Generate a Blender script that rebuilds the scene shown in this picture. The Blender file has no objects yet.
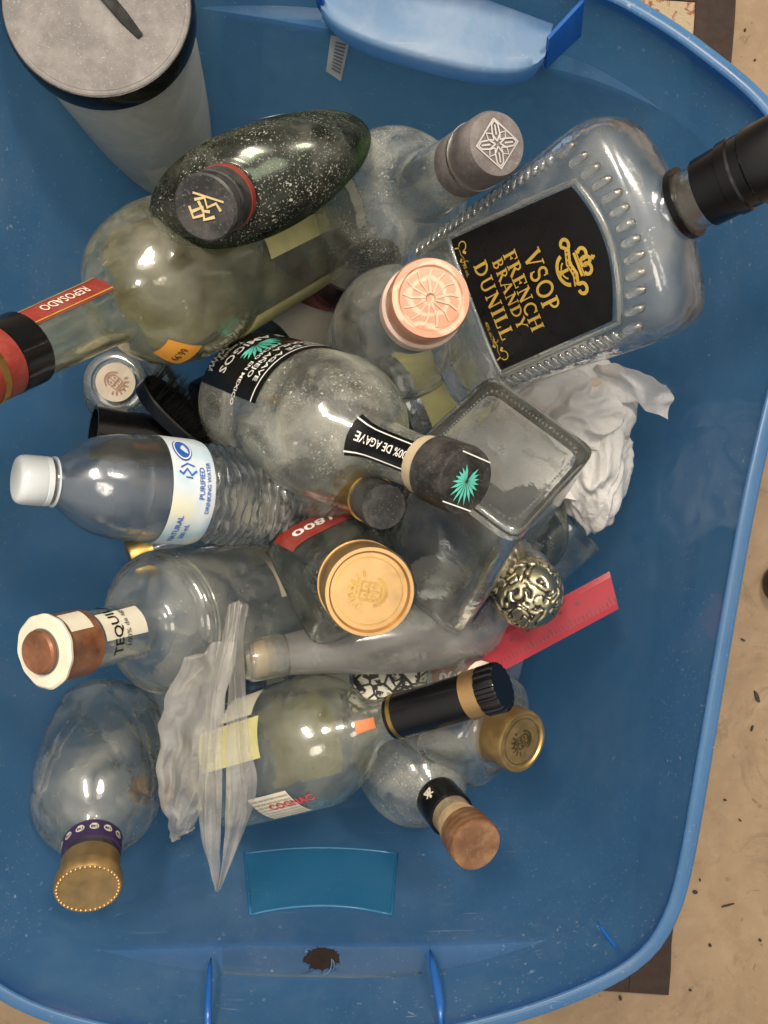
import bpy, bmesh, math, random
from mathutils import Vector, Matrix, noise
random.seed(7)
SC = bpy.context.scene
COL = SC.collection
PI = math.pi
# ------------------------------------------------------------------ camera
F, ZC = 800.0, 0.86                       # focal length in pixels, camera height above the ground
cd = bpy.data.cameras.new('camera'); cam = bpy.data.objects.new('camera', cd); COL.objects.link(cam)
cam.location = (0, 0, ZC); cam.rotation_euler = (0, 0, 0)
cd.sensor_fit = 'VERTICAL'; cd.sensor_height = 36; cd.lens = F * 36 / 1024; cd.clip_start = .01; cd.clip_end = 50
SC.camera = cam
# ------------------------------------------------------------------ light
w = bpy.data.worlds.new('World'); SC.world = w; w.use_nodes = True
w.node_tree.nodes['Background'].inputs[0].default_value = (1, .93, .84, 1)
_t = w.node_tree; _bg = _t.nodes['Background']        # lit ceiling overhead, dimmer walls towards the horizon
_tc = _t.nodes.new('ShaderNodeTexCoord'); _sx = _t.nodes.new('ShaderNodeSeparateXYZ'); _mr = _t.nodes.new('ShaderNodeMapRange')
_t.links.new(_tc.outputs['Generated'], _sx.inputs[0]); _t.links.new(_sx.outputs['Z'], _mr.inputs[0])
for _i, _v in ((1, .05), (2, .85), (3, .12), (4, .82)): _mr.inputs[_i].default_value = _v
_mr.interpolation_type = 'SMOOTHSTEP'; _t.links.new(_mr.outputs[0], _bg.inputs[1])
def lamp(name, loc, size, power, col, aim=(0, 0, .3), size_y=None):
    d = bpy.data.lights.new(name, 'AREA'); d.shape = 'DISK'; d.size = size; d.energy = power; d.color = col
    if size_y: d.shape = 'RECTANGLE'; d.size_y = size_y
    o = bpy.data.objects.new(name, d); COL.objects.link(o); o.location = loc
    o.rotation_euler = (Vector(aim) - Vector(loc)).to_track_quat('-Z', 'Y').to_euler()
lamp('ceiling_lamp', (-.30, .60, 1.75), .14, 19, (1, .88, .73), size_y=.50)
lamp('ceiling_lamp', (.55, .80, 1.85), .30, 17, (1, .88, .73))
lamp('ceiling_lamp', (.15, -.25, 2.40), .60, 8, (1, .90, .78))
SC.view_settings.view_transform = 'Standard'; SC.view_settings.look = 'None'
SC.view_settings.exposure = .2; SC.view_settings.gamma = 1
SC.render.engine = 'CYCLES'
cy = SC.cycles
cy.max_bounces = 20; cy.transmission_bounces = 16; cy.transparent_max_bounces = 40; cy.glossy_bounces = 6; cy.diffuse_bounces = 4
cy.sample_clamp_indirect = 6; cy.blur_glossy = .5
cy.use_denoising = True
try: cy.denoiser = 'OPENIMAGEDENOISE'
except Exception: pass

# ------------------------------------------------------------------ helpers
def px(u, v, z):
    d = ZC - z
    return Vector(((u - 384) / F * d, -(v - 512) / F * d, z))
def mesh(name, verts, faces, mat=None, parent=None, smooth=True, sharp=None):
    me = bpy.data.meshes.new(name); me.from_pydata([tuple(v) for v in verts], [], faces); me.update()
    if smooth:
        me.shade_smooth()
        if sharp: me.set_sharp_from_angle(angle=math.radians(sharp))
    o = bpy.data.objects.new(name, me); COL.objects.link(o)
    if mat: me.materials.append(mat)
    if parent: o.parent = parent
    return o
def tag(o, label=None, cat=None, group=None, kind=None):
    if label: o['label'] = label
    if cat: o['category'] = cat
    if group: o['group'] = group
    if kind: o['kind'] = kind
    return o
def empty(name, label, cat, mat=None, group=None):
    o = bpy.data.objects.new(name, None); COL.objects.link(o); o.empty_display_size = .02
    if mat: o.matrix_world = mat
    return tag(o, label, cat, group)
def smooth_rows(pts, k=5):
    out = []
    n = len(pts)
    for i in range(n - 1):
        p0 = pts[max(i - 1, 0)]; p1 = pts[i]; p2 = pts[i + 1]; p3 = pts[min(i + 2, n - 1)]
        if p1 == p2: continue
        for j in range(k):
            t = j / k
            out.append(tuple(.5 * ((2 * b) + (-a + c) * t + (2 * a - 5 * b + 4 * c - d) * t * t + (-a + 3 * b - 3 * c + d) * t ** 3)
                             for a, b, c, d in zip(p0, p1, p2, p3)))
    out.append(tuple(pts[-1]))
    return out
def sup(th, rx, ry, n):
    c, s = math.cos(th), math.sin(th)
    if n <= 2.01 and abs(rx - ry) < 1e-7: return rx * c, rx * s
    r = (abs(c / rx) ** n + abs(s / ry) ** n) ** (-1 / n)
    return r * c, r * s
def loft(rows, seg=56, close0=True, close1=True, wob=None):
    """rows: (z, rx, ry, n) -> verts, faces"""
    V, Fc = [], []
    for i, (z, rx, ry, n) in enumerate(rows):
        rx = max(rx, 1e-5); ry = max(ry, 1e-5)
        for j in range(seg):
            th = 2 * PI * j / seg
            x, y = sup(th, rx, ry, n)
            if wob: x, y, zz = wob(x, y, z, th, i)
            else: zz = z
            V.append((x, y, zz))
    for i in range(len(rows) - 1):
        for j in range(seg):
            a = i * seg + j; b = i * seg + (j + 1) % seg
            Fc.append((a, b, b + seg, a + seg))
    if close0: Fc.append(tuple(reversed(range(seg))))
    if close1: Fc.append(tuple(range((len(rows) - 1) * seg, len(rows) * seg)))
    return V, Fc
def tube_mesh(pts, r, seg=8, closed_ends=True):
    V, Fc = [], []
    for i, p in enumerate(pts):
        p = Vector(p); t = (Vector(pts[min(i + 1, len(pts) - 1)]) - Vector(pts[max(i - 1, 0)])).normalized()
        a = t.orthogonal().normalized() if i == 0 else (a - t * a.dot(t)).normalized()
        b = t.cross(a); rr = r[i] if isinstance(r, (list, tuple)) else r
        for j in range(seg):
            q = 2 * PI * j / seg
            V.append(p + (a * math.cos(q) + b * math.sin(q)) * rr)
    for i in range(len(pts) - 1):
        for j in range(seg):
            A = i * seg + j; B = i * seg + (j + 1) % seg
            Fc.append((A, B, B + seg, A + seg))
    if closed_ends:
        Fc.append(tuple(reversed(range(seg)))); Fc.append(tuple(range((len(pts) - 1) * seg, len(pts) * seg)))
    return V, Fc
def box(c, h):
    V = [Vector((c[0] + sx * h[0], c[1] + sy * h[1], c[2] + sz * h[2])) for sx in (-1, 1) for sy in (-1, 1) for sz in (-1, 1)]
    return V, [(0, 1, 3, 2), (4, 6, 7, 5), (0, 4, 5, 1), (2, 3, 7, 6), (0, 2, 6, 4), (1, 5, 7, 3)]
def merge(*vf):
    V, Fc = [], []
    for v, f in vf:
        k = len(V); V += [tuple(p) for p in v]; Fc += [tuple(i + k for i in q) for q in f]
    return V, Fc

# ------------------------------------------------------------------ materials
class NT:
    def __init__(s, name):
        s.m = bpy.data.materials.new(name); s.m.use_nodes = True; s.t = s.m.node_tree; s.t.nodes.clear()
        s.out = s.t.nodes.new('ShaderNodeOutputMaterial')
    def n(s, kind, **kw):
        nd = s.t.nodes.new('ShaderNode' + kind)
        for k, v in kw.items():
            if k.startswith('i_'):
                key = k[2:].replace('_', ' ')
                key = int(key) if key.isdigit() else key
                tgt = nd.inputs[key]
                if isinstance(v, bpy.types.NodeSocket): s.t.links.new(v, tgt)
                else: tgt.default_value = v
            else: setattr(nd, k, v)
        return nd
    def link(s, a, b): s.t.links.new(a, b)
    def surf(s, sock): s.link(sock, s.out.inputs[0]); return s.m
    def coord(s, scale=1.0):
        tc = s.n('TexCoord'); mp = s.n('Mapping'); s.link(tc.outputs['Object'], mp.inputs[0]); mp.inputs['Scale'].default_value = (scale,) * 3
        oi = s.n('ObjectInfo'); sc_ = s.n('VectorMath', operation='SCALE'); s.link(oi.outputs['Random'], sc_.inputs['Scale']); sc_.inputs[0].default_value = (37, 53, 29)
        ad = s.n('VectorMath', operation='ADD'); s.link(mp.outputs[0], ad.inputs[0]); s.link(sc_.outputs[0], ad.inputs[1])
        return ad.outputs[0]
    def noise(s, vec, scale, detail=3, rough=.55, dist=0):
        nd = s.n('TexNoise', i_Scale=scale, i_Detail=detail, i_Roughness=rough, i_Distortion=dist); s.link(vec, nd.inputs['Vector']); return nd.outputs['Fac']
    def ramp(s, f, a, b, c0=0., c1=1.):
        nd = s.n('MapRange'); nd.inputs[1].default_value = a; nd.inputs[2].default_value = b; nd.inputs[3].default_value = c0; nd.inputs[4].default_value = c1
        s.link(f, nd.inputs[0]); return nd.outputs[0]
    def math(s, op, a, b=0.):
        nd = s.n('Math', operation=op)
        for i, v in enumerate((a, b)):
            if isinstance(v, bpy.types.NodeSocket): s.link(v, nd.inputs[i])
            else: nd.inputs[i].default_value = v
        return nd.outputs[0]
    def mixc(s, f, a, b):
        nd = s.n('Mix', data_type='RGBA')
        for sock, v in ((nd.inputs[0], f), (nd.inputs[6], a), (nd.inputs[7], b)):
            if isinstance(v, bpy.types.NodeSocket): s.link(v, sock)
            else: sock.default_value = v if not isinstance(v, tuple) else (*v[:3], 1)
        return nd.outputs[2]
    def mixs(s, f, a, b):
        nd = s.n('MixShader')
        if isinstance(f, bpy.types.NodeSocket): s.link(f, nd.inputs[0])
        else: nd.inputs[0].default_value = f
        s.link(a, nd.inputs[1]); s.link(b, nd.inputs[2]); return nd.outputs[0]
    def bump(s, h, strength=.3, dist=.001):
        nd = s.n('Bump', i_Strength=strength, i_Distance=dist); s.link(h, nd.inputs['Height']); return nd.outputs[0]
def c4(c): return (*c, 1)
_cache = {}
def solid(name, col, rough=.45, metal=0., var=.25, bump=.15, bscale=300, dust=.0, coat=0., spec=.5):
    if name in _cache: return _cache[name]
    t = NT(name); v = t.coord(); nz = t.noise(v, 60, 5); col2 = tuple(max(0, c * (1 - var)) for c in col)
    base = t.mixc(t.ramp(nz, .35, .7), col2, col)
    if dust:
        d1 = t.ramp(t.noise(v, 45, 6, .7), .42, .75, 0, dust); d2 = t.ramp(t.noise(v, 900, 2), .62, .72, 0, min(1, dust * 1.4))
        base = t.mixc(t.math('MAXIMUM', d1, d2), base, (.36, .34, .31))
    p = t.n('BsdfPrincipled', i_Roughness=rough, i_Metallic=metal); t.link(base, p.inputs['Base Color'])
    p.inputs['Coat Weight'].default_value = coat; p.inputs['Specular IOR Level'].default_value = spec
    t.link(t.ramp(t.noise(v, 120, 4), .3, .7, rough * .8, min(1, rough * 1.3)), p.inputs['Roughness'])
    if bump: t.link(t.bump(t.noise(v, bscale, 3), bump, .0004), p.inputs['Normal'])
    _cache[name] = t.surf(p.outputs[0]); return _cache[name]
def glass(name, tint=(.93, .97, .94), dust=.2, speck=.3, dustcol=(.68, .68, .60), rough=.0, scale=1., wav=.25, real=True, ior=1.48, lo=.12, haze=.03):
    if name in _cache: return _cache[name]
    t = NT(name); v = t.coord()
    bm_ = t.bump(t.math('ADD', t.noise(v, 35, 2), t.math('MULTIPLY', t.noise(v, 160, 3), .25)), wav, .0014)
    if real:
        g = t.n('BsdfGlass', i_Roughness=rough, i_IOR=ior); g.inputs['Color'].default_value = c4(tint); t.link(bm_, g.inputs['Normal']); gs = g.outputs[0]
    else:
        lw = t.n('LayerWeight', i_Blend=.25); t.link(bm_, lw.inputs['Normal'])
        edge = t.math('POWER', lw.outputs['Facing'], 2.5)
        tr = t.n('BsdfTransparent'); t.link(t.mixc(edge, tint, tuple(c ** 7 * .8 for c in tint)), tr.inputs[0])
        gl = t.n('BsdfGlossy', i_Roughness=.04); t.link(bm_, gl.inputs['Normal'])
        fr = t.n('Fresnel', i_IOR=1.5); t.link(bm_, fr.inputs['Normal']); gs = t.mixs(fr.outputs[0], tr.outputs[0], gl.outputs[0])
    d = t.ramp(t.noise(v, 28 * scale, 6, .65, .6), .44, .72, dust * lo, dust)
    sp = t.math('MULTIPLY', t.math('MAXIMUM', t.ramp(t.noise(v, 900, 2), .60, .68, 0, speck), t.ramp(t.noise(v, 380, 2), .67, .72, 0, speck * 1.3)), t.ramp(t.noise(v, 34, 4), .38, .62, .1, 1))
    f = t.math('MAXIMUM', d, sp)
    di = t.n('BsdfDiffuse'); di.inputs[0].default_value = c4(dustcol)
    tl = t.n('BsdfTranslucent'); tl.inputs[0].default_value = c4(dustcol)
    rg = t.n('BsdfGlossy', i_Roughness=.22); gs = t.mixs(haze, gs, rg.outputs[0])
    _cache[name] = t.surf(t.mixs(f, gs, t.mixs(.4, di.outputs[0], tl.outputs[0]))); return _cache[name]

REAL = True
M_clear = glass('clear_glass', (.988, .995, .985), .26, .4, real=REAL)
M_dusty = glass('dusty_glass', (.985, .992, .982), .46, .8, real=REAL)
M_smoky = glass('smoky_glass', (.98, .99, .975), .32, .5, real=REAL)
M_olive = glass('olive_glass', (.98, .98, .90), .26, .3, dustcol=(.62, .60, .46), real=REAL)
M_sleeve = glass('pale_olive_glass', (.98, .985, .95), .24, .3, dustcol=(.60, .59, .50), real=REAL)
M_green = glass('dark_green_glass', (.10, .22, .07), .22, 1., dustcol=(.52, .53, .46), real=REAL)
M_dark = glass('dark_glass', (.72, .75, .73), .2, .4, real=REAL)
M_pinkglass = glass('pink_glass', (.75, .32, .36), .25, .2, real=REAL)
M_crystal = glass('crystal_glass', (.988, .994, .985), .24, .35, real=True, wav=.35)
M_deca = glass('decanter_glass', (.99, .995, .99), .09, .2, real=True, wav=.35, haze=.03)
M_flask = glass('flask_glass', (.99, .995, .985), .14, .16, dustcol=(.74, .72, .64), real=True, wav=1.1, haze=.06)  # dust layer made paler and warmer, lightening the glass in place of reflections
M_pet = glass('clear_plastic', (.985, .99, .99), .04, .04, real=True, wav=.9, ior=1.45, haze=.06)
M_black = solid('black_plastic', (.005, .005, .0055), .17, var=.3, bump=.06, spec=.45)
M_blackdusty = solid('dusty_black_plastic', (.014, .014, .014), .42, dust=.22)
M_ink = solid('black_label_print', (.005, .005, .0055), .30, bump=.05, spec=.3)
M_gold = solid('gold_foil', (.62, .40, .12), .32, 1., bump=.1)
M_goldcap = solid('satin_gold_metal', (.56, .35, .15), .38, .85, var=.12, bump=.08, dust=.12)
M_brass = solid('worn_brass', (.48, .31, .12), .42, .8, dust=.18)
M_goldink = solid('gold_ink', (.50, .33, .06), .45, .25, bump=0)
M_red = solid('red_label', (.24, .026, .016), .5, dust=.12)
M_cream = solid('cream_paper', (.64, .60, .48), .75, var=.15, dust=.1)
M_creamback = solid('yellow_paper', (.64, .60, .28), .8, var=.15)
M_white = solid('white_print', (.72, .71, .68), .6, var=.1, bump=0)
M_whitecap = solid('white_plastic', (.60, .64, .66), .35, var=.06, coat=.2)
M_copper = solid('copper_seal', (.30, .115, .05), .38, .35, dust=.22, var=.6, bump=.5, bscale=120)
def wood():
    t = NT('stopper_wood'); v = t.coord(); tc = t.n('TexCoord')
    wv = t.n('TexWave', wave_type='RINGS', rings_direction='X', i_Scale=55., i_Distortion=6., i_Detail=4.); t.link(tc.outputs['Object'], wv.inputs[0])
    base = t.mixc(wv.outputs['Fac'], (.115, .052, .023), (.17, .083, .037)); base = t.mixc(t.ramp(t.noise(v, 90, 5, .7), .5, .75, 0, .5), base, (.34, .22, .13))
    p = t.n('BsdfPrincipled', i_Roughness=.55); t.link(base, p.inputs['Base Color']); t.link(t.bump(t.noise(v, 220, 4), .5, .0008), p.inputs['Normal']); return t.surf(p.outputs[0])
M_wood = wood()
M_corkpale = solid('pale_cork', (.50, .36, .20), .7, var=.35, bump=.4)
M_teal = solid('teal_print', (.10, .50, .40), .6, bump=0)
M_redink = solid('red_print', (.62, .05, .06), .6, bump=0)
M_purple = solid('purple_label', (.035, .02, .07), .5)
M_bluelabel = solid('navy_label', (.03, .035, .12), .45)
M_orange = solid('orange_sticker', (.75, .33, .04), .55, var=.1)
M_silver = solid('silver_foil', (.62, .61, .58), .3, 1.)
M_grey = solid('grey_cap_plastic', (.10, .085, .085), .5, dust=.35)
M_blueink = solid('blue_print', (.02, .10, .42), .5, bump=0)

# ------------------------------------------------------------------ serif lettering (strokes) and plain lettering
def arc(cx, cy_, rx, ry, a0, a1, n=14):
    return [(cx + rx * math.cos(math.radians(a0 + (a1 - a0) * i / n)), cy_ + ry * math.sin(math.radians(a0 + (a1 - a0) * i / n))) for i in range(n + 1)]
K, T = .19, .075
def sf(x, y, w=.34): return ([(x - w / 2, y), (x + w / 2, y)], T)
def stem(x, y0=0, y1=1): return [([(x, y0), (x, y1)], K), sf(x, y0 + .035), sf(x, y1 - .035)]
GL = {
 'V': (.9, [([(.12, 1), (.45, 0)], K), ([(.45, 0), (.78, 1)], T), sf(.12, .965), sf(.78, .965, .28)]),
 'S': (.66, [(arc(.33, .74, .23, .22, 40, 270) + arc(.33, .26, .25, .24, 90, -150), .14), ([(.53, .98), (.53, .72)], T), ([(.1, .02), (.1, .3)], T)]),
 'O': (.98, [(arc(.49, .5, .38, .45, 0, 360, 26), .15)]),
 'P': (.72, stem(.2) + [(arc(.28, .73, .3, .23, 90, -90), .12)]),
 'F': (.70, stem(.2) + [([(.2, .96), (.62, .96)], T), ([(.62, 1), (.62, .76)], T), ([(.2, .52), (.5, .52)], T), ([(.5, .64), (.5, .4)], T)]),
 'R': (.84, stem(.2) + [(arc(.28, .74, .28, .22, 90, -90), .12), ([(.4, .5), (.78, 0)], K), sf(.78, .035, .2)]),
 'E': (.74, stem(.2) + [([(.2, .96), (.62, .96)], T), ([(.62, 1), (.62, .76)], T), ([(.2, .52), (.5, .52)], T), ([(.5, .64), (.5, .4)], T), ([(.2, .04), (.64, .04)], T), ([(.64, 0), (.64, .28)], T)]),
 'N': (.96, [([(.2, 0), (.2, 1)], T), ([(.18, 1), (.78, 0)], K), ([(.78, 0), (.78, 1)], T), sf(.2, .035, .28), sf(.15, .965, .26), sf(.78, .965, .28)]),
 'C': (.86, [(arc(.48, .5, .36, .45, 45, 315, 22), .14), ([(.76, 1), (.76, .68)], T)]),
 'H': (.98, stem(.2) + stem(.78) + [([(.2, .5), (.78, .5)], T)]),
 'B': (.78, stem(.2) + [(arc(.3, .75, .24, .21, 90, -90), .11), (arc(.3, .27, .3, .24, 90, -90), .13)]),
 'A': (.92, [([(.14, 0), (.45, 1)], T), ([(.45, 1), (.8, 0)], K), ([(.25, .33), (.66, .33)], T), sf(.14, .035, .26), sf(.8, .035, .3)]),
 'D': (.92, stem(.2) + [(arc(.3, .5, .46, .45, 90, -90, 18), .14)]),
 'Y': (.86, [([(.1, 1), (.43, .48)], K), ([(.43, .48), (.76, 1)], T), ([(.43, .5), (.43, 0)], K), sf(.1, .965, .28), sf(.76, .965, .26), sf(.43, .035)]),
 'U': (.92, [([(.2, 1), (.2, .32)] + arc(.46, .32, .26, .28, 180, 360) + [(.72, 1)], .13), sf(.2, .965), sf(.72, .965, .26)]),
 'I': (.42, stem(.21)), 'L': (.72, stem(.2) + [([(.2, .04), (.62, .04)], T), ([(.62, 0), (.62, .3)], T)]),
}
def strokes2d(strokes):
    """[(polyline, width)] -> flat verts/faces; each stroke at its own tiny layer"""
    V, Fc, L = [], [], []
    for k, (pts, wd) in enumerate(strokes):
        n = len(pts); base = len(V)
        for i, p in enumerate(pts):
            a = Vector(pts[max(i - 1, 0)]); b = Vector(pts[min(i + 1, n - 1)]); d = (b - a)
            d = d.normalized() if d.length > 1e-9 else Vector((1, 0))
            nn = Vector((-d.y, d.x)) * wd / 2
            V += [(p[0] + nn.x, p[1] + nn.y), (p[0] - nn.x, p[1] - nn.y)]; L += [k % 5] * 2
        for i in range(n - 1):
            q = base + 2 * i; Fc.append((q, q + 1, q + 3, q + 2))
    return V, Fc, L
def serif(s, gap=.06):
    x = 0; st = []
    for ch in s:
        wd, g = GL[ch]
        st += [([(a + x, b) for a, b in p], w_) for p, w_ in g]; x += wd + gap
    V, Fc, L = strokes2d(st)
    return [(a - (x - gap) / 2, b - .5) for a, b in V], Fc, L
_tc = {}
def plain(s, bold=0.0):
    if (s, bold) in _tc: return _tc[(s, bold)]
    cu = bpy.data.curves.new('t', 'FONT'); cu.body = s; cu.size = 1.4; cu.offset = bold; cu.resolution_u = 2
    o = bpy.data.objects.new('t', cu); COL.objects.link(o)
    me = bpy.data.meshes.new_from_object(o.evaluated_get(bpy.context.evaluated_depsgraph_get()))
    V = [(v.co.x, v.co.y) for v in me.vertices]; Fc = [tuple(p.vertices) for p in me.polygons]
    bpy.data.objects.remove(o); bpy.data.curves.remove(cu); bpy.data.meshes.remove(me)
    xs = [v[0] for v in V]; ys = [v[1] for v in V]; cx = (min(xs) + max(xs)) / 2; cy_ = (min(ys) + max(ys)) / 2
    _tc[(s, bold)] = ([(a - cx, b - cy_) for a, b in V], Fc, [0] * len(V)); return _tc[(s, bold)]

# ------------------------------------------------------------------ bottle class
class Bottle:
    def __init__(s, name, label, A, B, xdir=None, roll=0, cat='bottle', group=None):
        s.A, s.B = Vector(A), Vector(B); s.L = (s.B - s.A).length
        ez = (s.B - s.A).normalized()
        ex = Vector(xdir) if xdir else (Vector((0, 0, ZC)) - (s.A + s.B) / 2)
        ex = (ex - ez * ex.dot(ez)).normalized(); ey = ez.cross(ex)
        r = math.radians(roll); ex, ey = ex * math.cos(r) + ey * math.sin(r), ey * math.cos(r) - ex * math.sin(r)
        m = Matrix((ex, ey, ez)).transposed().to_4x4(); m.translation = s.A
        s.o = empty(name, label, cat, m, group)
    def rows(s, prof, k=5):
        P = []
        for p in prof:
            f, rx = p[0], p[1]; ry = p[2] if len(p) > 2 and p[2] else rx; n = p[3] if len(p) > 3 else 2.
            P.append((f * s.L, rx, ry, n))
        return smooth_rows(P, k) if k > 1 else P
    def glass(s, prof, mat, t=.003, tb=.006, seg=64, name='glass_body', k=5, wob=None):
        R = s.rows(prof, k); s.R = R
        out = [(R[0][0], 1e-5, 1e-5, 2.)] + R
        inn = [(z, max(rx - t, .003), max(ry - t, .003), n) for z, rx, ry, n in R if z > R[0][0] + tb]
        inn = list(reversed(inn)); inn.append((R[0][0] + tb, inn[-1][1] * .96, inn[-1][2] * .96, inn[-1][3])); inn.append((R[0][0] + tb, 1e-5, 1e-5, 2.))
        V, Fc = loft(out + inn, seg, False, False, wob)
        s.body = mesh(name, V, Fc, mat, s.o, sharp=60); return s.body
    def solidpart(s, name, prof, mat, seg=48, k=1, parent=None, wob=None, sharp=35):
        R = s.rows(prof, k); V, Fc = loft(R, seg, True, True, wob)
        return mesh(name, V, Fc, mat, parent or s.o, sharp=sharp)
    def rad(s, z):
        R = s.R
        if z <= R[0][0]: return R[0][1:]
        for a, b in zip(R, R[1:]):
            if a[0] <= z <= b[0] and b[0] > a[0]:
                t = (z - a[0]) / (b[0] - a[0]); return tuple(a[i] + (b[i] - a[i]) * t for i in (1, 2, 3))
        return R[-1][1:]
    def wrap(s, u, z, off, flat=False):
        """u is arc length across (flat: local y)"""
        rx, ry, n = s.rad(z)
        if flat:
            q = min(abs(u) / ry, .999); return (rx * (1 - q ** n) ** (1 / n) + off, u, z)
        x, y = sup(u, rx, ry, n); r = math.hypot(x, y)
        return (x * (r + off) / r, y * (r + off) / r, z)
    def label(s, th0, th1, f0, f1, mat, off=.0006, name='label', nu=18, nv=8, parent=None, flat=False, shape=None):
        V, Fc = [], []
        for i in range(nu + 1):
            for j in range(nv + 1):
                a, b = i / nu, j / nv
                if shape: a, b = shape(a, b)
                V.append(s.wrap((th0 + (th1 - th0) * a) if flat else math.radians(th0 + (th1 - th0) * a), (f0 + (f1 - f0) * b) * s.L, off, flat))
        for i in range(nu):
            for j in range(nv):
                a = i * (nv + 1) + j; Fc.append((a, a + nv + 1, a + nv + 2, a + 1))
        return mesh(name, V, Fc, mat, parent or s.o)
    def put(s, shape, th, f, size, mat, parent=None, rot=0, off=.0011, name='lettering', flat=False, sx=1., cone=0):
        """map flat lettering on the surface: th degrees (flat: metres across), f along the axis"""
        V2, Fc, L = shape; r = math.radians(rot); V = []
        z0 = f * s.L; R0 = max(s.rad(z0)[:2])
        for (x, y), l in zip(V2, L):
            x, y = x * size * sx, y * size; x, y = x * math.cos(r) - y * math.sin(r), x * math.sin(r) + y * math.cos(r)
            V.append(s.wrap(th + x if flat else math.radians(th) + x / R0, z0 + y, off + l * .00006, flat))
        return mesh(name, V, Fc, mat, parent or s.o, smooth=False)
    def face(s, shape, z, size, mat, parent=None, rot=0, name='emblem', sx=1.):
        V2, Fc, L = shape; r = math.radians(rot); V = []
        for (x, y), l in zip(V2, L):
            x, y = x * size * sx, y * size
            V.append((x * math.cos(r) - y * math.sin(r), x * math.sin(r) + y * math.cos(r), z + l * .00006))
        return mesh(name, V, Fc, mat, parent or s.o, smooth=False)
def ridged(n, amp):
    return lambda x, y, z, th, i: (x * (1 + amp * (1 if math.cos(n * th) > 0 else -1)), y * (1 + amp * (1 if math.cos(n * th) > 0 else -1)), z)

# ================================================================== SETTING
def ground():
    t = NT('tan_concrete'); v = t.coord()
    n1 = t.noise(v, 4.5, 6, .6, .8); n2 = t.noise(v, 19, 6, .7, .8); n3 = t.noise(v, 60, 6, .7)
    base = t.mixc(t.ramp(n1, .3, .7), (.195, .130, .072), (.305, .215, .130))
    base = t.mixc(t.ramp(n2, .5, .75, 0, .5), base, (.155, .10, .055))
    base = t.mixc(t.ramp(n3, .5, .75, 0, .25), base, (.40, .31, .205))
    base = t.mixc(t.ramp(t.noise(v, 34, 3, .6, 1.5), .66, .74, 0, .6), base, (.08, .052, .03))
    base = t.mixc(t.ramp(t.noise(v, 9, 7, .75, 2.), .54, .66, 0, .5), base, (.12, .08, .045))
    p = t.n('BsdfPrincipled', i_Roughness=.6); t.link(base, p.inputs['Base Color'])
    t.link(t.bump(t.math('ADD', n2, t.math('MULTIPLY', n3, .3)), .25, .002), p.inputs['Normal'])
    m = t.surf(p.outputs[0])
    o = mesh('ground', [(-4, -4, 0), (4, -4, 0), (4, 4, 0), (-4, 4, 0)], [(0, 1, 2, 3)], m); tag(o, kind='structure')
ground()
def rug():
    e = empty('rug', 'patterned cream and red rug with dark brown border under the tote', 'rug')
    t = NT('rug_field'); v = t.coord()
    vo = t.n('TexVoronoi', i_Scale=30.); t.link(v, vo.inputs['Vector'])
    a = t.ramp(t.noise(v, 55, 3, .6, 1.5), .52, .60)
    base = t.mixc(a, (.42, .34, .22), (.28, .07, .04)); base = t.mixc(t.ramp(t.noise(v, 33, 2), .58, .64, 0, .8), base, (.12, .13, .10))
    p = t.n('BsdfPrincipled', i_Roughness=.95); t.link(base, p.inputs['Base Color']); t.link(t.bump(t.noise(v, 700, 2), .9, .003), p.inputs['Normal'])
    field = t.surf(p.outputs[0]); border = solid('rug_border', (.035, .020, .014), .95, bump=.9, bscale=700)
    q = [px(667, 993, .004), px(735, -10, .004)]
    br = Vector((q[0].x, q[0].y, 0)); tr = br + (Vector((q[1].x, q[1].y, 0)) - br).normalized() * 1.1
    up = (tr - br).normalized(); lf = Vector((-up.y, up.x, 0))
    def P(a, b, z): return br + lf * a + up * b + Vector((0, 0, z))
    def slab(name, a0, a1, b0, b1, z, m, ragged=0):
        n = 40; V = []; Fc = []
        for i in range(n + 1):
            b = b0 + (b1 - b0) * i / n; j = random.uniform(-1, 1) * ragged
            V += [P(a0 + j, b, .0005), P(a0 + j, b, z), P(a1, b, z), P(a1, b, .0005)]
        for i in range(n):
            k = 4 * i; Fc += [(k, k + 1, k + 5, k + 4), (k + 1, k + 2, k + 6, k + 5), (k + 2, k + 3, k + 7, k + 6)]
        Fc += [(0, 3, 2, 1), (4 * n, 4 * n + 1, 4 * n + 2, 4 * n + 3)]
        mesh(name, V, Fc, m, e, smooth=False)
    slab('border', 0, .042, 0, 1.1, .008, border, .0012)
    slab('border', .5, .542, 0, 1.1, .008, border)
    slab('border', .0425, .4995, 0, .042, .008, border)
    slab('border', .0425, .4995, 1.058, 1.1, .008, border)
    slab('field', .0425, .4995, .0425, 1.0575, .007, field)
rug()
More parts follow.
